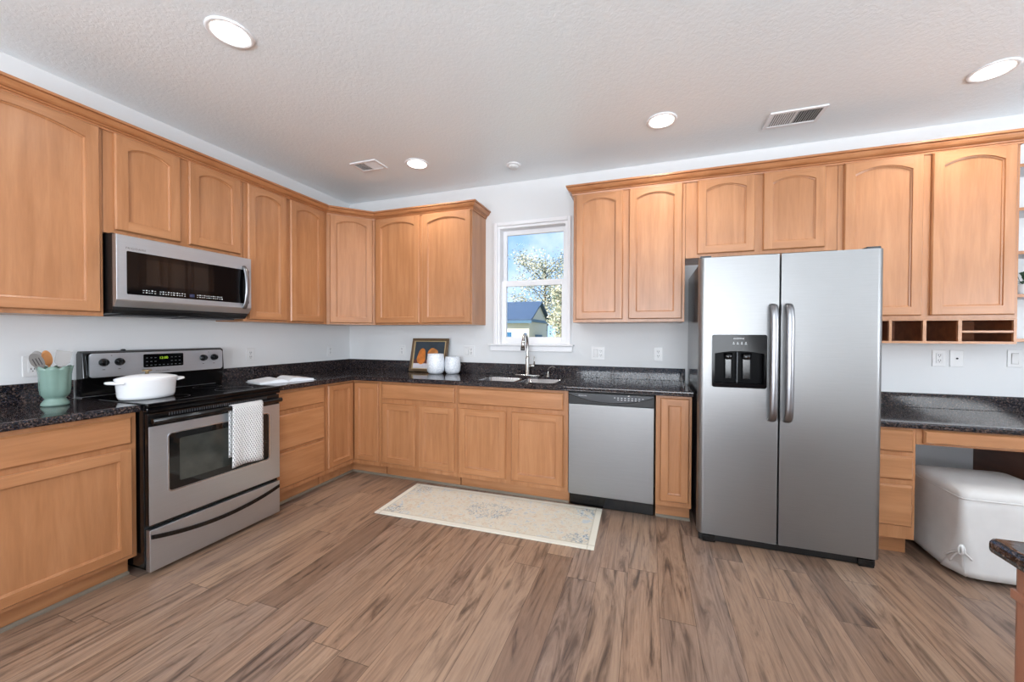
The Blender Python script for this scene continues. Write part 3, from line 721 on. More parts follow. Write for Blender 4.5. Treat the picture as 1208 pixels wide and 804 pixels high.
# ------------------------------------------------------------------ dishwasher
dwm = thing('dishwasher', 'stainless dishwasher with black control strip and smiling curved handle pocket', 'dishwasher', (2.631, -0.605, 0))
DW = 0.613
bm = B(); box(bm, 0.004, DW - 0.004, 0.0, 0.58, 0.119, 0.884); box(bm, 0.004, DW - 0.004, 0.070, 0.58, 0.0, 0.1188); obj('body', bm, BLKM, dwm)
bm = B(); box(bm, 0.006, DW - 0.006, -0.036, -0.001, 0.121, 0.792, 0.003); obj('door_panel', bm, STF, dwm)
bm = B(); box(bm, 0.004, DW - 0.004, -0.040, -0.001, 0.794, 0.878, 0.004); cpn2 = obj('control_strip', bm, BLKM, dwm)
bm = B(); n = 24; lo = [(0.012 + (DW - 0.024) * k / n, 0.868 - 0.052 * (1 - (2 * k / n - 1) ** 2)) for k in range(n + 1)]
prism(bm, lo + [(DW - 0.012, 0.874), (0.012, 0.874)], -0.044, -0.0402, 'xz'); cr3 = obj('control_crescent', bm, DGR, cpn2)
bm = B()
for k in range(9):
    for r_ in range(2):
        if r_ == 0 and k in (0, 8): continue
        box(bm, 0.335 + k * 0.024, 0.346 + k * 0.024, -0.0446, -0.0441, 0.838 + r_ * 0.014, 0.842 + r_ * 0.014)
obj('key_markings', bm, LTXT, cr3); text('brand_lettering', 'FRIGIDAIRE', 0.011, (0.080, -0.0445, 0.855), LTXT, cr3, 1.1)
bm = B(); tube(bm, curve_pts([(x, -0.043, z - 0.004) for x, z in lo[::3]], 4), 0.003, 8); obj('pocket_lip', bm, BLK, cpn2)
bm = B(); box(bm, 0.004, DW - 0.004, 0.050, 0.069, 0.004, 0.117, 0.003); obj('kick_plate', bm, BLK, dwm)
bm = B(); box(bm, 0.43, 0.445, -0.047, -0.040, 0.868, 0.874, 0.001); obj('latch_button', bm, CHR, cpn2)

# ------------------------------------------------------------------ refrigerator
fr = thing('refrigerator', 'stainless side-by-side refrigerator with black ice dispenser', 'refrigerator', (3.500, -0.735, 0))
FW, FT = 0.932, 1.790
bm = B(); box(bm, 0.004, FW - 0.010, 0.0, 0.695, 0.03, 1.765, 0.004); obj('body', bm, GREY, fr)
def fdoor(x0, x1, edge):
    """edge -1: soft corner on the left, 1: on the right"""
    p = []; yb, yf = -0.004, -0.066; r = 0.032
    n = 8
    if edge < 0:
        p = [(x1, yb), (x0, yb)]
        for k in range(n + 1): a = R(180 + 90 * k / n); p.append((x0 + r + r * math.cos(a), yf + r + r * math.sin(a) + 0.0))
        for k in range(1, 6): t = k / 5; p.append((x0 + r + (x1 - 0.004 - x0 - r) * t, yf))
        p.append((x1, yf - 0.002))
    else:
        p = [(x0, yb)]; p.append((x0, yf - 0.002))
        for k in range(0, 5): t = k / 5; p.append((x0 + 0.004 + (x1 - r - x0 - 0.004) * t, yf))
        for k in range(n + 1): a = R(270 + 90 * k / n); p.append((x1 - r + r * math.cos(a), yf + r + r * math.sin(a)))
        p.append((x1, yb))
    bm = B(); fs = prism(bm, p, 0.052, FT, 'xy', bev=0.003)
    bm.normal_update()
    for f in bm.faces: f.smooth = abs(f.normal.y) < 0.985 and abs(f.normal.z) < 0.3
    return obj('freezer_door' if edge < 0 else 'refrigerator_door', bm, STF, fr)
fd = fdoor(0.0, 0.431, -1); rd = fdoor(0.441, FW, 1)
for d_ in (fd, rd):
    es = d_.modifiers.new('e', 'EDGE_SPLIT'); es.split_angle = R(40)
DX0, DX1, DZ0, DZ1 = 0.074, 0.369, 0.984, 1.308
cb = B(); prism(cb, rrect(DX0 + 0.006, DX1 - 0.006, DZ0 + 0.006, 1.208, 0.012), -0.10, -0.020, 'xz'); fd.modifiers.clear(); carve(fd, cb)
bm = B(); prism(bm, rrect(DX0, DX1, DZ0, DZ1, 0.012), -0.080, -0.0725, 'xz', bev=0.002); bz = obj('dispenser_bezel', bm, plain('dispenser_black', (6, 6, 8), 0.12, 0, 0.05, Specular_IOR_Level=0.2), fd)
zt = 1.205; op = [(DX0 + 0.014, DZ0 + 0.026), (DX1 - 0.014, DZ0 + 0.026)] + [(DX1 - 0.014 - (DX1 - DX0 - 0.028) * k / 10, zt - 0.012 + 0.016 * math.sin(PI * k / 10)) for k in range(11)]
cb = B(); prism(cb, op, -0.10, -0.05, 'xz'); carve(bz, cb)
bm = B(); a0, a1, b0, b1 = DX0 + 0.008, DX1 - 0.008, DZ0 + 0.008, 1.214
box(bm, a0, a1, -0.026, -0.021, b0, b1)
box(bm, a0, a0 + 0.004, -0.0722, -0.026, b0, b1 - .004); box(bm, a1 - 0.004, a1, -0.0722, -0.026, b0, b1 - .004)
box(bm, a0 + .004, a1 - .004, -0.0722, -0.026, b0, b0 + 0.016); box(bm, a0 + .004, a1 - .004, -0.062, -0.026, b1 - 0.012, b1 - .008)
obj('dispenser_niche', bm, NICHE, fd)
for x, wd in ((DX0 + 0.095, 0.022), (DX0 + 0.195, 0.026)):
    bm = B(); lathe(bm, [(wd, 1.195), (wd * 0.9, 1.165), (wd * 0.6, 1.155)], (x, -0.052, 0), 18, sy=0.5); box(bm, x - wd * 0.8, x + wd * 0.8, -0.046, -0.038, 1.035, 1.160, 0.003); obj('dispenser_paddle', bm, BLK, fd)
bm = B(); box(bm, DX0 + 0.139, DX0 + 0.144, -0.060, -0.027, 1.012, 1.200, 0.001); obj('niche_divider', bm, DGR, fd)
text('brand_lettering', 'FRIGIDAIRE', 0.0115, (DX0 + 0.115, -0.0803, 1.281), LTXT, bz, 1.0)
bm = B()
for k in range(4): box(bm, DX0 + 0.112 + k * 0.022, DX0 + 0.122 + k * 0.022, -0.0806, -0.0801, 1.250, 1.253); box(bm, DX0 + 0.1145 + k * 0.022, DX0 + 0.1195 + k * 0.022, -0.0806, -0.0801, 1.258, 1.263)
obj('key_markings', bm, LTXT, bz)
for nm, par, x in (('door_handle', fd, 0.397), ('door_handle', rd, 0.476)):
    bm = B(); cpts = curve_pts([(x, -0.070, 0.800), (x, -0.088, 0.806), (x, -0.105, 0.835), (x, -0.112, 0.90), (x, -0.113, 1.14), (x, -0.112, 1.38), (x, -0.105, 1.445), (x, -0.088, 1.476), (x, -0.070, 1.482)], 6)
    tube(bm, cpts, 0.0215, 18, flat=0.62); obj(nm, bm, STD, par)
bm = B(); box(bm, 0.01, FW - 0.015, -0.045, -0.001, 0.004, 0.047, 0.006); obj('toe_grille', bm, BLKM, fr)
for x in (0.03, FW - 0.10):
    bm = B(); box(bm, x, x + 0.075, -0.062, -0.0455, 0.0, 0.046, 0.007, 3); obj('front_foot', bm, BLK, fr)
for x in (0.004, FW - 0.075):
    bm = B(); box(bm, x, x + 0.065, -0.045, 0.06, 1.7655 if False else 1.791, 1.806, 0.005); box(bm, x, x + 0.065, 0.002, 0.06, 1.7655, 1.791); obj('hinge_cover', bm, DGR, fr)

# ------------------------------------------------------------------ desk
dk = thing('desk_drawer_cabinet', 'maple desk cabinet with three drawers between refrigerator and ottoman', 'cabinet', (4.445, -0.61, 0), 0, GB)
carcass(dk, 0.228, 0.112, DT - 0.035, 0.609, 0.112)
for a, b in ((0.627, 0.757), (0.464, 0.600), (0.190, 0.430)): drawer_front(dk, 0.014, 0.212, a, b)
pd = thing('desk_pencil_drawer', 'wide shallow maple drawer under the desk countertop above the ottoman', 'drawer', (4.674, -0.61, 0))
bm = B(); box(bm, 0, 0.6205, 0, 0.40, 0.675, DT - 0.035, 0.001); obj('body', bm, WH, pd); drawer_front(pd, 0.028, 0.597, 0.684, 0.763)
rc = thing('desk_side_cabinet', 'dark-sided maple desk cabinet at the right end of the kneehole', 'cabinet', (5.300, -0.61, 0), 0, GB)
carcass(rc, 0.60, 0.112, DT - 0.035, 0.609, 0.112); drawer_front(rc, 0.02, 0.58, 0.62, 0.75); door(rc, 0.02, 0.58, 0.13, 0.60, 0)
bm = B(); box(bm, -0.004, -0.0002, 0.002, 0.607, 0.0, DT - 0.035); obj('side_panel', bm, wood('stained_side', (0.8, 0.8, 9), (92, 56, 38), (104, 64, 44), (116, 74, 52), 0.45), rc)

# ottoman with a slipcover
OTM = plain('white_slipcover', (214, 212, 210), 0.85, 0, 0.03)
ot = thing('ottoman', 'square ottoman in a white tied slipcover under the desk', 'ottoman', (5.026, -0.527, 0))
bm = B(); hx, hy = 0.240, 0.240
def sq(h, k, r, z, n=10, bulge=0.0):
    o = []
    for cx, cy, a0 in ((1, 1, 0), (-1, 1, 90), (-1, -1, 180), (1, -1, 270)):
        for i in range(n + 1): a = R(a0 + 90 * i / n); o.append((cx * (h - r) + r * math.cos(a), cy * (k - r) + r * math.sin(a), z))
    return o
# top cushion: closed dome
rings = []
for d, z, r in ((0.10, 0.486, 0.05), (0.045, 0.484, 0.045), (0.022, 0.478, 0.045), (0.008, 0.467, 0.04), (0.001, 0.452, 0.035), (0.0, 0.440, 0.03), (0.003, 0.434, 0.03)):
    rings.append([bm.verts.new(p) for p in sq(hx - d, hy - d, r, z)])
bm.faces.new(rings[0])
skirt = [(0.001, 0.429, 0.0), (0.0, 0.38, 0.0), (-0.001, 0.30, 0.1), (-0.003, 0.22, 0.3), (-0.007, 0.16, 0.6), (-0.011, 0.10, 0.85), (-0.014, 0.06, 0.95), (-0.015, 0.026, 1.0)]
for d, z, k in skirt:
    ring = []
    for i, p in enumerate(sq(hx - d, hy - d, 0.028 + 0.07 * k, z)):
        a = math.atan2(p[1], p[0]); wv = 0.005 * k * math.sin(a * 9 + 1) + 0.004 * k * math.sin(a * 21)
        L = math.hypot(p[0], p[1]); ring.append(bm.verts.new((p[0] * (1 + wv / L), p[1] * (1 + wv / L), z + 0.004 * k * math.sin(a * 6))))
    rings.append(ring)
for a, b in zip(rings, rings[1:]):
    n = len(a)
    for k in range(n): f = bm.faces.new((a[k], a[(k + 1) % n], b[(k + 1) % n], b[k])); f.smooth = True
cv = obj('slipcover', bm, OTM, ot); sm = cv.modifiers.new('s', 'SOLIDIFY'); sm.thickness = 0.004; sm.offset = -1
bm = B(); tube(bm, [tuple(p[:2]) + (0.437,) for p in sq(hx + 0.001, hy + 0.001, 0.03, 0)] + [(hx + .001, hy - 0.029, 0.437)], 0.0035, 8); obj('piping', bm, OTM, cv)
# corner pleat flaps drawn together by a tied knot at the near-left corner
K = Vector((-0.236, -0.240, 0.165))
for A in (((-0.262, -0.130, 0.020), (-0.2575, -0.16, 0.085), (-0.249, -0.19, 0.135), (-0.206, -0.226, 0.017)),):
    a, m1, m2, s0 = [Vector(q) for q in A]; o_ = Vector((-0.006, -0.006, 0)); bm = B(); L = []
    for r_ in range(9):
        t = r_ / 8; top = (K * (1 - t) ** 2 + (K.lerp(s0, 0.4) + o_) * 2 * t * (1 - t) + s0 * t * t); row = []
        edge = (K * (1 - t) ** 3 + m2 * 3 * t * (1 - t) ** 2 + m1 * 3 * t * t * (1 - t) + a * t ** 3)
        for c_i in range(7):
            u = c_i / 6; p = top.lerp(edge, u) + o_ * (0.9 * math.sin(u * PI * 2.5 + t * 2) * t * (1 - u) + 0.5 * t * (1 - u)); row.append(bm.verts.new(p))
        L.append(row)
    for r_ in range(8):
        for c_i in range(6): bm.faces.new((L[r_][c_i], L[r_][c_i + 1], L[r_ + 1][c_i + 1], L[r_ + 1][c_i])).smooth = True
    bmesh.ops.remove_doubles(bm, verts=bm.verts, dist=0.0002)
    pf = obj('corner_pleat', bm, OTM, cv); sm = pf.modifiers.new('s', 'SOLIDIFY'); sm.thickness = 0.003
bm = B(); kx, ky, kz = -0.240, -0.244, 0.168
for ph, r in ((0.2, 0.021), (1.3, 0.018), (2.4, 0.016)):
    pts = [(kx - 0.004 + r * 0.7 * math.cos(t) * math.cos(ph), ky - 0.006 + r * 0.7 * math.cos(t) * math.sin(ph), kz + r * math.sin(t) * 1.15) for t in [2 * PI * i / 14 for i in range(15)]]
    tube(bm, pts, 0.0055, 8)
for e_ in ((-0.268, -0.175, 0.10), (-0.262, -0.200, 0.08), (-0.208, -0.262, 0.125)):
    tube(bm, curve_pts([(kx, ky - 0.004, kz - 0.006), ((kx + e_[0]) / 2 - 0.008, (ky + e_[1]) / 2 - 0.008, (kz + e_[2]) / 2 + 0.006), e_], 5), 0.005, 8)
obj('tie_knot', bm, OTM, cv)
for x in (-0.17, 0.17):
    for y in (-0.17, 0.17):
        bm = B(); lathe(bm, [(0.018, 0), (0.022, 0.03), (0.024, 0.42)], (x, y, 0), 12); obj('leg', bm, BLKM, ot)

# ------------------------------------------------------------------ wall plates
def plate(label, kind, loc, rz, w=0.072, name='wall_outlet', n=1, cat='outlet'):
    t = thing(name, label, cat, loc, rz, 'white wall plates'); h = 0.114
    bm = B(); box(bm, -w / 2, w / 2, -0.006, 0, -h / 2, h / 2, 0.003); obj('plate', bm, PLATE, t)
    for i, kd in enumerate(kind):
        x = (i - (len(kind) - 1) / 2) * 0.046
        if kd == 'o':
            bm = B(); box(bm, x - 0.0165, x + 0.0165, -0.009, -0.0062, -0.034, 0.034, 0.003); f = obj('socket', bm, PLATE, t)
            bm = B()
            for z in (0.018, -0.018):
                for sx in (-0.006, 0.006): box(bm, x + sx - 0.0016, x + sx + 0.0016, -0.0094, -0.0088, z - 0.001, z + 0.009)
                lathe(bm, [(0.003, -0.0094), (0.003, -0.0088)], (x, 0, z - 0.008), 8, 'y')
            obj('slots', bm, SLOT, f)
        elif kd == 's':
            bm = B(); prism(bm, [(-0.0062, -0.034), (-0.008, -0.034), (-0.012, 0.032), (-0.0062, 0.034)], x - 0.0165, x + 0.0165, 'yz', bev=0.001); f = obj('rocker', bm, PLATE, t)
            bm = B(); box(bm, x - 0.0185, x + 0.0185, -0.0066, -0.0061, -0.036, 0.036); obj('rocker_gap', bm, plain('rocker_gap', (150, 150, 150), 0.5), f)
        else:
            bm = B(); lathe(bm, [(0.0055, -0.0062), (0.0055, -0.012), (0.003, -0.0125)], (x, 0, 0), 12, 'y'); obj('jack', bm, SLOT, t)
    return t
plate('white outlet plate on the wall behind the green crock', 'o', (0, -2.334, 1.120), PI / 2)
plate('white outlet on the left wall just right of the range', 'o', (0, -1.134, 1.124), PI / 2)
plate('white outlet on the left wall near the room corner', 'o', (0, -0.286, 1.127), PI / 2)
plate('white outlet on the back wall left of the picture', 'o', (0.703, 0, 1.131), 0)
plate('double white plate on the back wall between the cups and the window', 'so', (1.497, 0, 1.138), 0, 0.118)
plate('double white plate on the back wall right of the window', 'so', (2.773, 0, 1.142), 0, 0.118)
plate('single white outlet on the back wall beside the refrigerator', 'o', (3.277, 0, 1.145), 0)
plate('white outlet on the wall over the desk, left of the cable plate', 'o', (5.108, 0, 1.152), 0)
plate('white cable jack plate with a dark centre over the desk', 'j', (5.201, 0, 1.152), 0, name='cable_plate', cat='wall plate')
plate('white light switch at the far right over the desk', 's', (5.492, 0, 1.158), 0, name='light_switch', cat='light switch')

# ------------------------------------------------------------------ ceiling fittings
def can(label, x, y):
    t = thing('recessed_light', label, 'ceiling light', (x, y, CEIL), 0, 'recessed ceiling lights')
    bm = B(); lathe(bm, [(0.098, 0.0), (0.100, -0.003), (0.094, -0.008), (0.078, -0.006), (0.076, -0.001)], n=40); obj('trim_ring', bm, WHT, t)
    bm = B(); lathe(bm, [(0.0755, -0.0035), (0.0755, -0.007), (0.070, -0.0085)], n=36); obj('lens', bm, LENS, t)
    l = lamp('recessed_lamp', 'SPOT', CAN_W * 6, (0, 0, -0.02), (0, 0, 0), (1.0, 0.97, 0.94), spot_size=R(150), spot_blend=0.8, shadow_soft_size=0.07); l.parent = t
can('lit recessed ceiling light nearest the camera at upper left', 1.262, -2.13)
can('lit recessed ceiling light near the corner beside the small vent', 1.312, -0.635)
can('lit recessed ceiling light above the dishwasher, left of the large vent', 3.270, -0.669)
can('lit recessed ceiling light over the desk end at far right', 4.975, -0.612)
def vent(label, x, y, w, h, two):
    t = thing('ceiling_vent', label, 'vent', (x, y, CEIL), 0, 'ceiling vents')
    bm = B(); f = 0.022
    box(bm, -w / 2, w / 2, -h / 2, -h / 2 + f, -0.008, 0, .002); box(bm, -w / 2, w / 2, h / 2 - f, h / 2, -0.008, 0, .002)
    box(bm, -w / 2, -w / 2 + f, -h / 2 + f, h / 2 - f, -0.008, 0); box(bm, w / 2 - f, w / 2, -h / 2 + f, h / 2 - f, -0.008, 0); box(bm, -0.004, 0.004, -h / 2 + f, h / 2 - f, -0.008, 0)
    obj('frame', bm, WHT, t)
    bm = B(); box(bm, -w / 2 + f, w / 2 - f, -h / 2 + f, h / 2 - f, -0.0008, 0); obj('duct_shadow_box', bm, BLKM, t)
    bm = B(); n = 20; iw = w - 2 * f
    for k in range(n):
        x0 = -iw / 2 + iw * (k + 0.2) / n
        if abs(x0) < 0.008: continue
        d = 0.006 if x0 < 0 else -0.006
        vs = [bm.verts.new(p) for p in ((x0, -h / 2 + f, -0.001), (x0 + d, -h / 2 + f, -0.007), (x0 + d, h / 2 - f, -0.007), (x0, h / 2 - f, -0.001))]
        bm.faces.new(vs)
    s = obj('louvers', bm, WHT, t); sm = s.modifiers.new('s', 'SOLIDIFY'); sm.thickness = 0.0015
vent('white ceiling vent near the corner left of the small light', 0.895, -0.735, 0.26, 0.17, True)
vent('white ceiling vent above the refrigerator', 4.105, -0.432, 0.32, 0.20, True)
sm_ = thing('smoke_detector', 'small round white detector on the ceiling near the window', 'smoke detector', (2.088, -0.352, CEIL))
bm = B(); lathe(bm, [(0.062, 0), (0.062, -0.006), (0.052, -0.010)], n=32); obj('base', bm, WHT, sm_)
bm = B(); lathe(bm, [(0.046, -0.0105), (0.046, -0.018), (0.036, -0.030), (0.012, -0.032)], n=32); obj('cover', bm, PLATE, sm_)

# ------------------------------------------------------------------ small things on the counters
# oval casserole
dut = thing('dutch_oven', 'white enamel oval dutch oven with lid on the cooktop', 'pot', (0.440, -2.052, 0.9296), PI / 2); dut.scale = (1.08, 1.06, 1.03)
bm = B(); lathe(bm, [(0.100, 0.0), (0.112, 0.004), (0.118, 0.02), (0.124, 0.095), (0.128, 0.104), (0.128, 0.109), (0.122, 0.109)], n=48, sy=0.80)
for s in (-1, 1):
    tube(bm, curve_pts([(s * 0.115, -0.045, 0.094), (s * 0.146, -0.032, 0.097), (s * 0.156, 0, 0.098), (s * 0.146, 0.032, 0.097), (s * 0.115, 0.045, 0.094)], 5), 0.0075, 10, flat=1.3)
obj('pot_body', bm, ENAM, dut)
bm = B(); lathe(bm, [(0.129, 0.1095), (0.129, 0.114), (0.120, 0.119), (0.085, 0.128), (0.045, 0.133), (0.012, 0.135)], n=48, sy=0.80); ld = obj('lid', bm, ENAM, dut)
bm = B(); lathe(bm, [(0.009, 0.1345), (0.007, 0.142), (0.009, 0.147), (0.020, 0.150), (0.022, 0.154), (0.016, 0.158)], n=24); obj('lid_knob', bm, BRASS, ld)

# green crock
CROCK = plain('sage_ceramic', (116, 142, 132), 0.12, 0, 0.04); 
ck_ = thing('utensil_crock', 'sage green scalloped ceramic crock on a foot, left of the range', 'crock', (0.262, -2.346, CT))
bm = B(); wv = lambda a, h: 1 + (0.07 if h > 0.04 else 0.0) * abs(math.sin(a * 4 + 0.5)) * min(1, max(0, (h - 0.04) / 0.03))
prof = [(0.047, 0), (0.051, 0.006), (0.049, 0.016), (0.040, 0.030), (0.036, 0.038), (0.043, 0.046), (0.050, 0.060), (0.052, 0.09), (0.053, 0.13), (0.054, 0.16), (0.057, 0.185), (0.061, 0.200)]
inn = [(0.057, 0.199), (0.050, 0.15), (0.047, 0.08), (0.03, 0.055)]
n = 80; rings = []
for r, h in prof + inn:
    rr = []
    for k in range(n):
        a = 2 * PI * k / n; q = r * wv(a, h); hh = h + (0.014 * (abs(math.sin(a * 4 + 0.5)) - 0.5) if h > 0.19 else 0)
        rr.append(bm.verts.new((q * math.cos(a), q * math.sin(a), hh)))
    rings.append(rr)
for a, b in zip(rings, rings[1:]):
    for k in range(n): bm.faces.new((a[k], a[(k + 1) % n], b[(k + 1) % n], b[k])).smooth = True
bm.faces.new(rings[0]); bm.faces.new(rings[-1])
obj('crock_body', bm, CROCK, ck_); bpy.context.view_layer.update()
UT_ = plain('stainless_utensil', (132, 129, 127), 0.35, 0.45, 0.02); UW = plain('wooden_spoon_wood', (176, 116, 58), 0.5, 0, 0.15)
def utensil(name, label, foot, tip, head, mat):
    """straight handle from foot to tip, head drawn in the plane facing the camera"""
    f, t = Vector(foot), Vector(tip); t2 = thing(name, label, 'utensil', foot, 0, 'utensils in the crock'); d = t - f
    bm = B(); tube(bm, [(0, 0, 0), tuple(d)], [0.0045, 0.0045], 10); obj('handle', bm, mat, t2)
    ax = d.normalized(); view = (CAM - t); view.z = 0; view.normalize(); side = ax.cross(view).normalized(); nrm = side.cross(ax).normalized()
    dish = 0.0 if len(head) < 10 or 'slotted' in name else 0.007; m = len(head); my = sum(y for x, y in head) / m
    bm = B(); a = [bm.verts.new(d + side * x + ax * y + nrm * 0.002) for x, y in head]; b = [bm.verts.new(d + side * x + ax * y - nrm * 0.0015) for x, y in head]
    if dish:
        a2 = [bm.verts.new(d + side * x * 0.6 + ax * (my + (y - my) * 0.6) + nrm * (0.002 - dish)) for x, y in head]; b2 = [bm.verts.new(d + side * x * 0.6 + ax * (my + (y - my) * 0.6) - nrm * (0.0015 + dish)) for x, y in head]
        for i in range(m):
            k = (i + 1) % m; bm.faces.new((a[i], a[k], a2[k], a2[i])).smooth = True; bm.faces.new((b[i], b[k], b2[k], b2[i])).smooth = True
        bm.faces.new(a2); bm.faces.new(b2)
    else: bm.faces.new(a); bm.faces.new(b[::-1])
    for i in range(m): bm.faces.new((a[i], b[i], b[(i + 1) % m], a[(i + 1) % m]))
    h = obj('head', bm, mat, t2)
    return t2, h, d, side, ax, nrm
oval = lambda w, l: [(w * math.sin(2 * PI * k / 24), l / 2 - (l / 2) * math.cos(2 * PI * k / 24)) for k in range(24)]
U = utensil('slotted_spoon', 'stainless slotted spoon leaning left in the green crock', (0.268, -2.344, CT + 0.06), (0.272, -2.396, CT + 0.196), oval(0.023, 0.085), UT_)
t2, h, d, side, ax, nrm = U
bm = B()
for x in (-0.010, 0.0, 0.010):
    c0 = d + ax * 0.020 + side * x + nrm * 0.0026; c1 = d + ax * 0.058 + side * x + nrm * 0.0026
    v = [bm.verts.new(q) for q in (c0 - side * .0017, c0 + side * .0017, c1 + side * .0017, c1 - side * .0017)]; bm.faces.new(v)
obj('slots', bm, SLOT, h)
utensil('metal_spoon', 'stainless serving spoon behind the wooden spoon in the green crock', (0.252, -2.350, CT + 0.06), (0.232, -2.382, CT + 0.208), oval(0.022, 0.080), UT_)
utensil('wooden_spoon', 'wooden spoon standing in the green crock', (0.256, -2.340, CT + 0.06), (0.250, -2.362, CT + 0.207), oval(0.018, 0.082), UW)
utensil('metal_turner', 'square-ended stainless turner leaning right in the green crock', (0.266, -2.352, CT + 0.06), (0.264, -2.326, CT + 0.200), [(-0.009, 0), (0.009, 0), (0.027, 0.024), (0.029, 0.086), (-0.029, 0.086), (-0.027, 0.024)], UT_)

# open cookbook
bk = thing('open_cookbook', 'open white cookbook lying on the granite right of the range', 'book', (0.400, -1.165, CT), R(72))
PAGE = plain('page_paper', (226, 228, 232), 0.6, 0, 0.03); COV = plain('book_cover', (205, 208, 214), 0.5)
bm = B()
def pages(bm, s, zoff, wd, dp, z0):
    n = 10; top = []; 
    for i in range(n + 1):
        t = i / n; x = s * wd * t; z = z0 + zoff * (math.sin(min(1, t * 3.2) * PI / 2) * (1 - 0.75 * t)) + 0.002; top.append((x, z))
    bot = [(x, z0) for x, z in top][::-1]; prism(bm, top + bot, -dp / 2, dp / 2, 'xz')
pages(bm, -1, 0.030, 0.195, 0.26, 0.003); pages(bm, 1, 0.036, 0.190, 0.26, 0.003); obj('pages', bm, PAGE, bk)
bm = B(); box(bm, -0.205, 0.205, -0.136, 0.136, 0.0, 0.003, 0.0012); obj('cover', bm, COV, bk)
bm = B()
for i in range(8):
    t0, t1 = 0.30 + 0.6 * i / 8, 0.30 + 0.6 * (i + 1) / 8
    zf = lambda t: 0.003 + 0.036 * (math.sin(min(1, t * 3.2) * PI / 2) * (1 - 0.75 * t)) + 0.0026
    v = [bm.verts.new(q) for q in ((0.19 * t0, -0.09, zf(t0)), (0.19 * t1, -0.09, zf(t1)), (0.19 * t1, 0.02, zf(t1)), (0.19 * t0, 0.02, zf(t0)))]; bm.faces.new(v)
def photo():
    m = Mat('printed_photo'); v = m.coords((1, 1, 1), rand=False); m.color(m.ramp(m.noise(v, 30, 3), [(0.35, lin(60, 62, 60)), (0.5, lin(170, 130, 96)), (0.65, lin(214, 206, 198))])); m.set(Roughness=0.4); return m.m
obj('page_photo', bm, photo(), bk)

# leaning picture of fruit
pw, ph = 0.422, 0.345
pc = thing('framed_picture', 'small framed still life of orange fruit leaning on the backsplash', 'picture', (0.870, -0.112, CT + 0.001), 0)
pc.rotation_euler = (R(-13), 0, 0)
FRM = plain('bronze_frame', (104, 84, 62), 0.35, 0.3, 0.2); GLD = plain('pale_gold_edge', (196, 172, 128), 0.35, 0.3, 0.1)
bm = B(); f = 0.026
for a in ((0, pw, 0, f), (0, pw, ph - f, ph)): box(bm, a[0], a[1], -0.018, 0.0, a[2], a[3], 0.004)
box(bm, 0, f, -0.018, 0, f, ph - f, 0.004); box(bm, pw - f, pw, -0.018, 0, f, ph - f, 0.004); obj('frame', bm, FRM, pc)
bm = B()
for a in ((f, pw - f, f, f + .008), (f, pw - f, ph - f - .008, ph - f), (f, f + .011, f + .008, ph - f - .008), (pw - f - .011, pw - f, f + .008, ph - f - .008)): box(bm, a[0], a[1], -0.014, -0.003, a[2], a[3], 0.002)
obj('inner_edge', bm, GLD, pc)
bm = B(); box(bm, f, pw - f, -0.005, 0.0, f, ph - f); cvs = obj('canvas', bm, plain('dark_teal_paint', (44, 56, 66), 0.6, 0, 0.25), pc)
bm = B(); box(bm, f + .01, pw - f - .01, -0.0056, -0.0051, f + .008, 0.085); obj('painted_cloth', bm, plain('painted_cloth', (206, 202, 208), 0.6, 0, 0.15), cvs)
bm = B(); box(bm, f + .01, pw - f - .01, -0.0056, -0.0051, 0.085, 0.125); obj('painted_table', bm, plain('painted_table', (92, 52, 46), 0.6, 0, 0.2), cvs)
def blob(name, pts, m):
    bm = B(); cps = curve_pts([(x, 0, z) for x, z in pts + pts[:1]], 6)[:-1]; a = [bm.verts.new((p.x, -0.0062, p.z)) for p in cps]; bm.faces.new(a); obj(name, bm, m, cvs)
OR1 = plain('painted_pear', (206, 120, 46), 0.6, 0, 0.35)
blob('painted_pear', [(0.085, 0.095), (0.072, 0.13), (0.082, 0.175), (0.095, 0.215), (0.125, 0.24), (0.158, 0.225), (0.168, 0.18), (0.172, 0.125), (0.155, 0.088), (0.12, 0.076)], OR1)
blob('painted_fruit', [(0.19, 0.185), (0.20, 0.215), (0.235, 0.245), (0.28, 0.235), (0.31, 0.212), (0.30, 0.175), (0.24, 0.155)], plain('painted_fruit', (196, 124, 60), 0.6, 0, 0.35))

# two white textured cups
def cupm():
    m = Mat('white_ceramic_ribbed'); v = m.coords((1, 1, 1)); n = m.noise(v, 90, 3); m.color(m.ramp(n, [(0.35, lin(206, 212, 220)), (0.6, lin(236, 238, 242))])); m.set(Roughness=0.3); m.bump(n, 0.4, 0.002); return m.m
CUPM = cupm()
for (x, y, r, h, lb) in ((1.240, -0.212, 0.086, 0.192, 'taller white textured ceramic cup in front of the picture'), (1.392, -0.152, 0.077, 0.166, 'shorter white textured ceramic cup right of the taller one')):
    bm = B(); lathe(bm, [(r * 0.62, 0), (r * 0.80, 0.006), (r * 0.95, 0.03), (r, 0.075), (r * 0.985, h * 0.65), (r * 0.90, h * 0.93), (r * 0.88, h), (r * 0.84, h), (r * 0.86, h * 0.9), (r * 0.90, h * 0.5), (r * 0.6, 0.02)], n=40)
    obj('ceramic_cup', bm, CUPM, label=lb, cat='cup', group='white ceramic cups', loc=(x, y, CT + 0.0005))

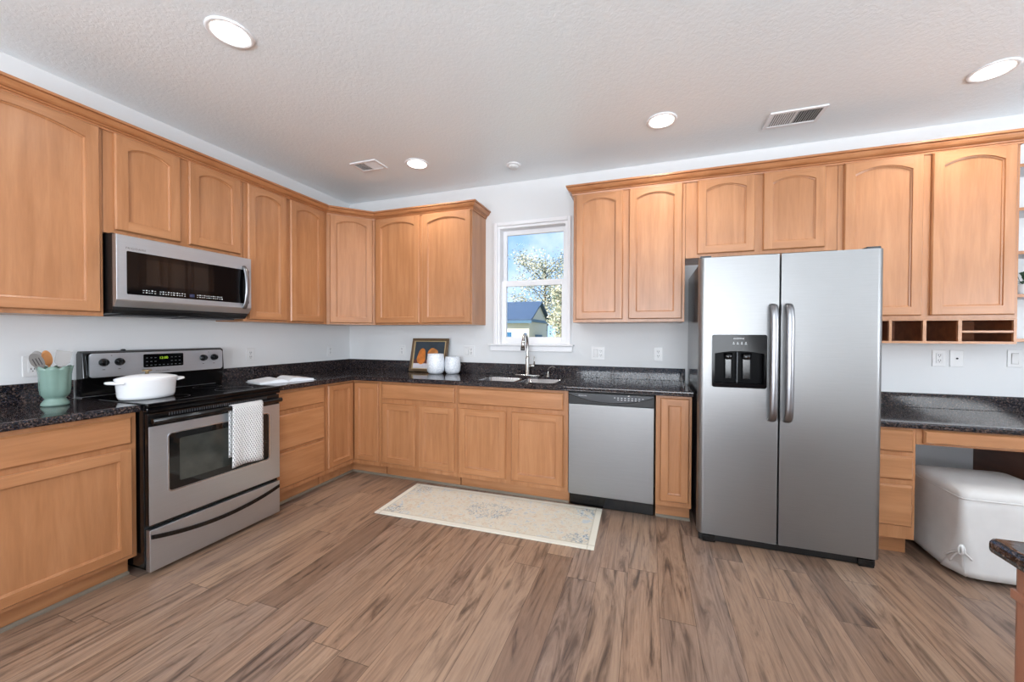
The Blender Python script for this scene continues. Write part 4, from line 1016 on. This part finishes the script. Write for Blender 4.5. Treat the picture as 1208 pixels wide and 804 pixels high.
# ------------------------------------------------------------------ rug
def rugm():
    m = Mat('rug_weave'); tc = m.n('ShaderNodeTexCoord'); v = tc.outputs['Object']; s = m.n('ShaderNodeSeparateXYZ'); m.l(v, s.inputs[0]); X, Y = s.outputs['X'], s.outputs['Y']
    ax = m.math('ABSOLUTE', X); ay = m.math('ABSOLUTE', Y)
    n1 = m.noise(v, 16, 4, 0.6, 1.5); n2 = m.noise(v, 38, 3, 0.6, 1.0); n3 = m.noise(v, 5, 2)
    c = m.ramp(n1, [(0.36, lin(196, 202, 204)), (0.44, lin(218, 212, 196)), (0.55, lin(216, 208, 190)), (0.68, lin(212, 194, 172))])
    c = m.mix(m.ramp(n2, [(0.60, (0, 0, 0)), (0.66, (0.8, 0.8, 0.8))]), c, lin(196, 184, 160))
    c = m.mix(m.ramp(n2, [(0.30, (0.7, 0.7, 0.7)), (0.37, (0, 0, 0))]), c, lin(160, 168, 176))
    # centre medallion and corner sprays in grey blue
    r0 = m.math('SQRT', m.math('ADD', m.math('MULTIPLY', m.math('MULTIPLY', X, X), 1.0), m.math('MULTIPLY', m.math('MULTIPLY', Y, Y), 2.2)))
    md = m.math('MINIMUM', m.math('SUBTRACT', 0.20, r0), 0.045)
    dx = m.math('SUBTRACT', ax, 0.70); dy = m.math('SUBTRACT', ay, 0.20); r1 = m.math('SQRT', m.math('ADD', m.math('MULTIPLY', dx, dx), m.math('MULTIPLY', dy, dy)))
    cd_ = m.math('MINIMUM', m.math('SUBTRACT', 0.12, r1), 0.05); mk = m.math('MAXIMUM', md, cd_)
    mk = m.math('ADD', m.math('MULTIPLY', mk, 2.6), m.math('SUBTRACT', m.noise(v, 26, 3, 0.6, 2.5), 0.62))
    c = m.mix(m.ramp(mk, [(0.0, (0, 0, 0)), (0.12, (0.85, 0.85, 0.85))]), c, lin(126, 144, 158))
    bl = m.math('MAXIMUM', m.math('GREATER_THAN', ax, 0.748), m.math('GREATER_THAN', ay, 0.242))
    c = m.mix(bl, c, lin(226, 222, 208))
    b2 = m.math('MAXIMUM', m.math('LESS_THAN', m.math('ABSOLUTE', m.math('SUBTRACT', ax, 0.748)), 0.004), m.math('LESS_THAN', m.math('ABSOLUTE', m.math('SUBTRACT', ay, 0.242)), 0.004))
    c = m.mix(m.math('MULTIPLY', b2, 0.6), c, lin(186, 180, 160))
    m.color(c); m.set(Roughness=0.95); m.bump(m.noise(v, 260, 2), 0.5, 0.003); return m.m
bm = B(); box(bm, -0.79, 0.79, -0.281, 0.281, 0, 0.009, 0.003)
obj('runner_rug', bm, rugm(), label='cream runner rug with faded blue and tan motifs in front of the sink', cat='rug', loc=(2.098, -0.876, 0.0005), rz=R(1.4))

# ------------------------------------------------------------------ open shelves at the far right
SHL = plain('shelf_underside_white', (200, 202, 206), 0.5)
for z, nm in ((2.352, 'topmost'), (2.083, 'second from top'), (1.815, 'middle'), (1.548, 'second from bottom'), (1.272, 'lowest')):
    t = thing('wall_shelf', f'{nm} of the white wall shelves at the far right edge', 'shelf', (5.305, 0, z), 0, 'white wall shelves')
    bm = B(); box(bm, 0, 0.70, -0.20, -0.001, 0, 0.018); obj('board', bm, SHL, t)
    bm = B(); box(bm, 0, 0.70, -0.208, -0.2002, -0.001, 0.019, 0.002); obj('wood_edge', bm, WH, t)
pl_ = thing('potted_sprig', 'dark green leafy plant on the wall shelf at the right edge', 'plant', (5.47, -0.10, 1.566))
bm = B(); lathe(bm, [(0.03, 0), (0.04, 0.07), (0.036, 0.07), (0.03, 0.055)], n=20); obj('pot', bm, ENAM, pl_)
bm = B(); random.seed(11)
for k in range(16):
    a = random.uniform(0, 2 * PI); L = random.uniform(0.05, 0.09); e = Vector((math.cos(a) * L, max(-0.08, math.sin(a) * L), random.uniform(0.09, 0.19)))
    tube(bm, [(0, 0, 0.06), tuple(e * 0.6), tuple(e)], 0.0015, 5)
    sd_ = Vector((-math.sin(a), math.cos(a), 0)) * 0.014; tip = e + Vector((math.cos(a) * 0.03, 0, 0.01))
    v = [bm.verts.new(q) for q in (e * 0.8, e + sd_, tip, e - sd_)]; bm.faces.new(v)
obj('leaves', bm, plain('dark_leaf', (48, 74, 54), 0.5), pl_)

# ------------------------------------------------------------------ outside
GRD = plain('dry_lawn', (170, 168, 130), 0.9, 0, 0.2)
bm = B(); box(bm, -60, 60, 0.2, 120, -0.6, -0.35); obj('ground', bm, GRD, kind='structure')
hs = thing('neighbour_house', 'cream garage-like house with blue-grey gable roof seen through the window', 'house', (-6.63, 28, -0.35))
HW = plain('cream_siding', (222, 214, 196), 0.8); RF = plain('slate_roof', (66, 86, 112), 0.7, 0, 0.5); BT = plain('blue_trim', (84, 116, 140), 0.6); WGL = plain('blue_window_glass', (60, 110, 150), 0.1)
EV, RDG, DPT = 3.09, 4.67, 6.0
bm = B(); prism(bm, [(0, 0), (DPT, 0), (DPT, EV), (DPT / 2, RDG), (0, EV)], -9, 0, 'yz'); obj('wall', bm, HW, hs)
for s in (0, 1):
    bm = B(); y0, y1 = (-0.4, DPT / 2) if s == 0 else (DPT + 0.4, DPT / 2); sl = (RDG - EV) / (DPT / 2); z0 = EV - 0.4 * sl
    prism(bm, [(y0, z0 + 0.02), (y1, RDG + 0.02), (y1, RDG + 0.17), (y0, z0 + 0.17)], -9.3, 0.35, 'yz'); obj('roof', bm, RF, hs)
bm = B(); box(bm, -9.3, 0.35, -0.45, -0.38, EV - 0.4, EV - 0.16); box(bm, 0.02, 0.08, 0, DPT, EV - 0.25, EV); obj('fascia', bm, BT, hs)
bm = B(); box(bm, -2.6, -1.5, -0.06, -0.01, 1.0, 2.0); wf = obj('window', bm, WHT, hs); bm = B(); box(bm, -2.5, -1.6, -0.08, -0.062, 1.08, 1.92); obj('pane', bm, WGL, wf)
bm = B(); box(bm, 0.02, 0.08, 1.8, 4.0, 1.0, 1.7); obj('window', bm, BT, hs)

LF1 = plain('pale_leaves', (214, 206, 176), 0.7, 0, 0.25); LF2 = plain('grey_green_leaves', (112, 128, 112), 0.7, 0, 0.35); BRK = plain('bark', (96, 84, 74), 0.9, 0, 0.2)
def tree(label, x, y, z0, h, cr_, mats, n, seed, leaf, low=0.3, sx=1.0):
    random.seed(seed); t = thing('leafy_tree', label, 'tree', (x, y, z0), 0, 'trees outside the window')
    bm = B(); tube(bm, curve_pts([(0, 0, 0), (0.1, 0, h * 0.3), (-0.1, 0.1, h * 0.6), (0, 0, h * 0.93)], 4), [0.22 - 0.015 * i for i in range(13)], 8); tips = []
    for k in range(46):
        a = random.uniform(0, 2 * PI); hb = random.uniform(low, 0.85) * h; L = cr_ * random.uniform(0.5, 1.0) * math.sqrt(max(0.1, 1 - ((hb / h - 0.5) / 0.62) ** 2))
        e = Vector((math.cos(a) * L * sx, math.sin(a) * L * 0.8, hb + L * random.uniform(0.25, 0.7))); b0 = Vector((0, 0, hb))
        tube(bm, [b0, b0.lerp(e, 0.5) + Vector((0, 0, L * 0.08)), e], [0.06, 0.035, 0.012], 5)
        for j in range(6): tips.append(b0.lerp(e, random.uniform(0.35, 1.05)))
    obj('trunk', bm, BRK, t)
    bm = B()
    for k in range(n):
        p = random.choice(tips) + Vector((random.gauss(0, 1), random.gauss(0, 1), random.gauss(0, 1))) * cr_ * 0.10
        s = leaf * random.uniform(0.6, 1.5); q = Matrix.Rotation(random.uniform(0, 6.3), 3, 'X') @ Matrix.Rotation(random.uniform(0, 6.3), 3, 'Z')
        v = [bm.verts.new(p + q @ Vector(c) * s) for c in ((-1, 0, 0), (0, -0.6, 0.1), (1.1, 0, 0), (0, 0.6, 0.1))]; f = bm.faces.new(v); f.material_index = random.choice((0, 0, 1))
    obj('foliage', bm, mats, t)
tree('pale leafy tree rising behind the neighbour house', -8.9, 42, -0.35, 11.8, 5.2, [LF1, LF2], 5600, 5, 0.105, 0.2)
tree('bright cream leafy tree right of the neighbour house', -2.9, 30, -0.35, 5.4, 2.6, [LF1, LF2], 9000, 9, 0.085, 0.05)
tree('low pale tree at the right side of the window view', -1.9, 24, -0.35, 5.2, 2.3, [LF1, LF2], 7000, 13, 0.07, 0.05)
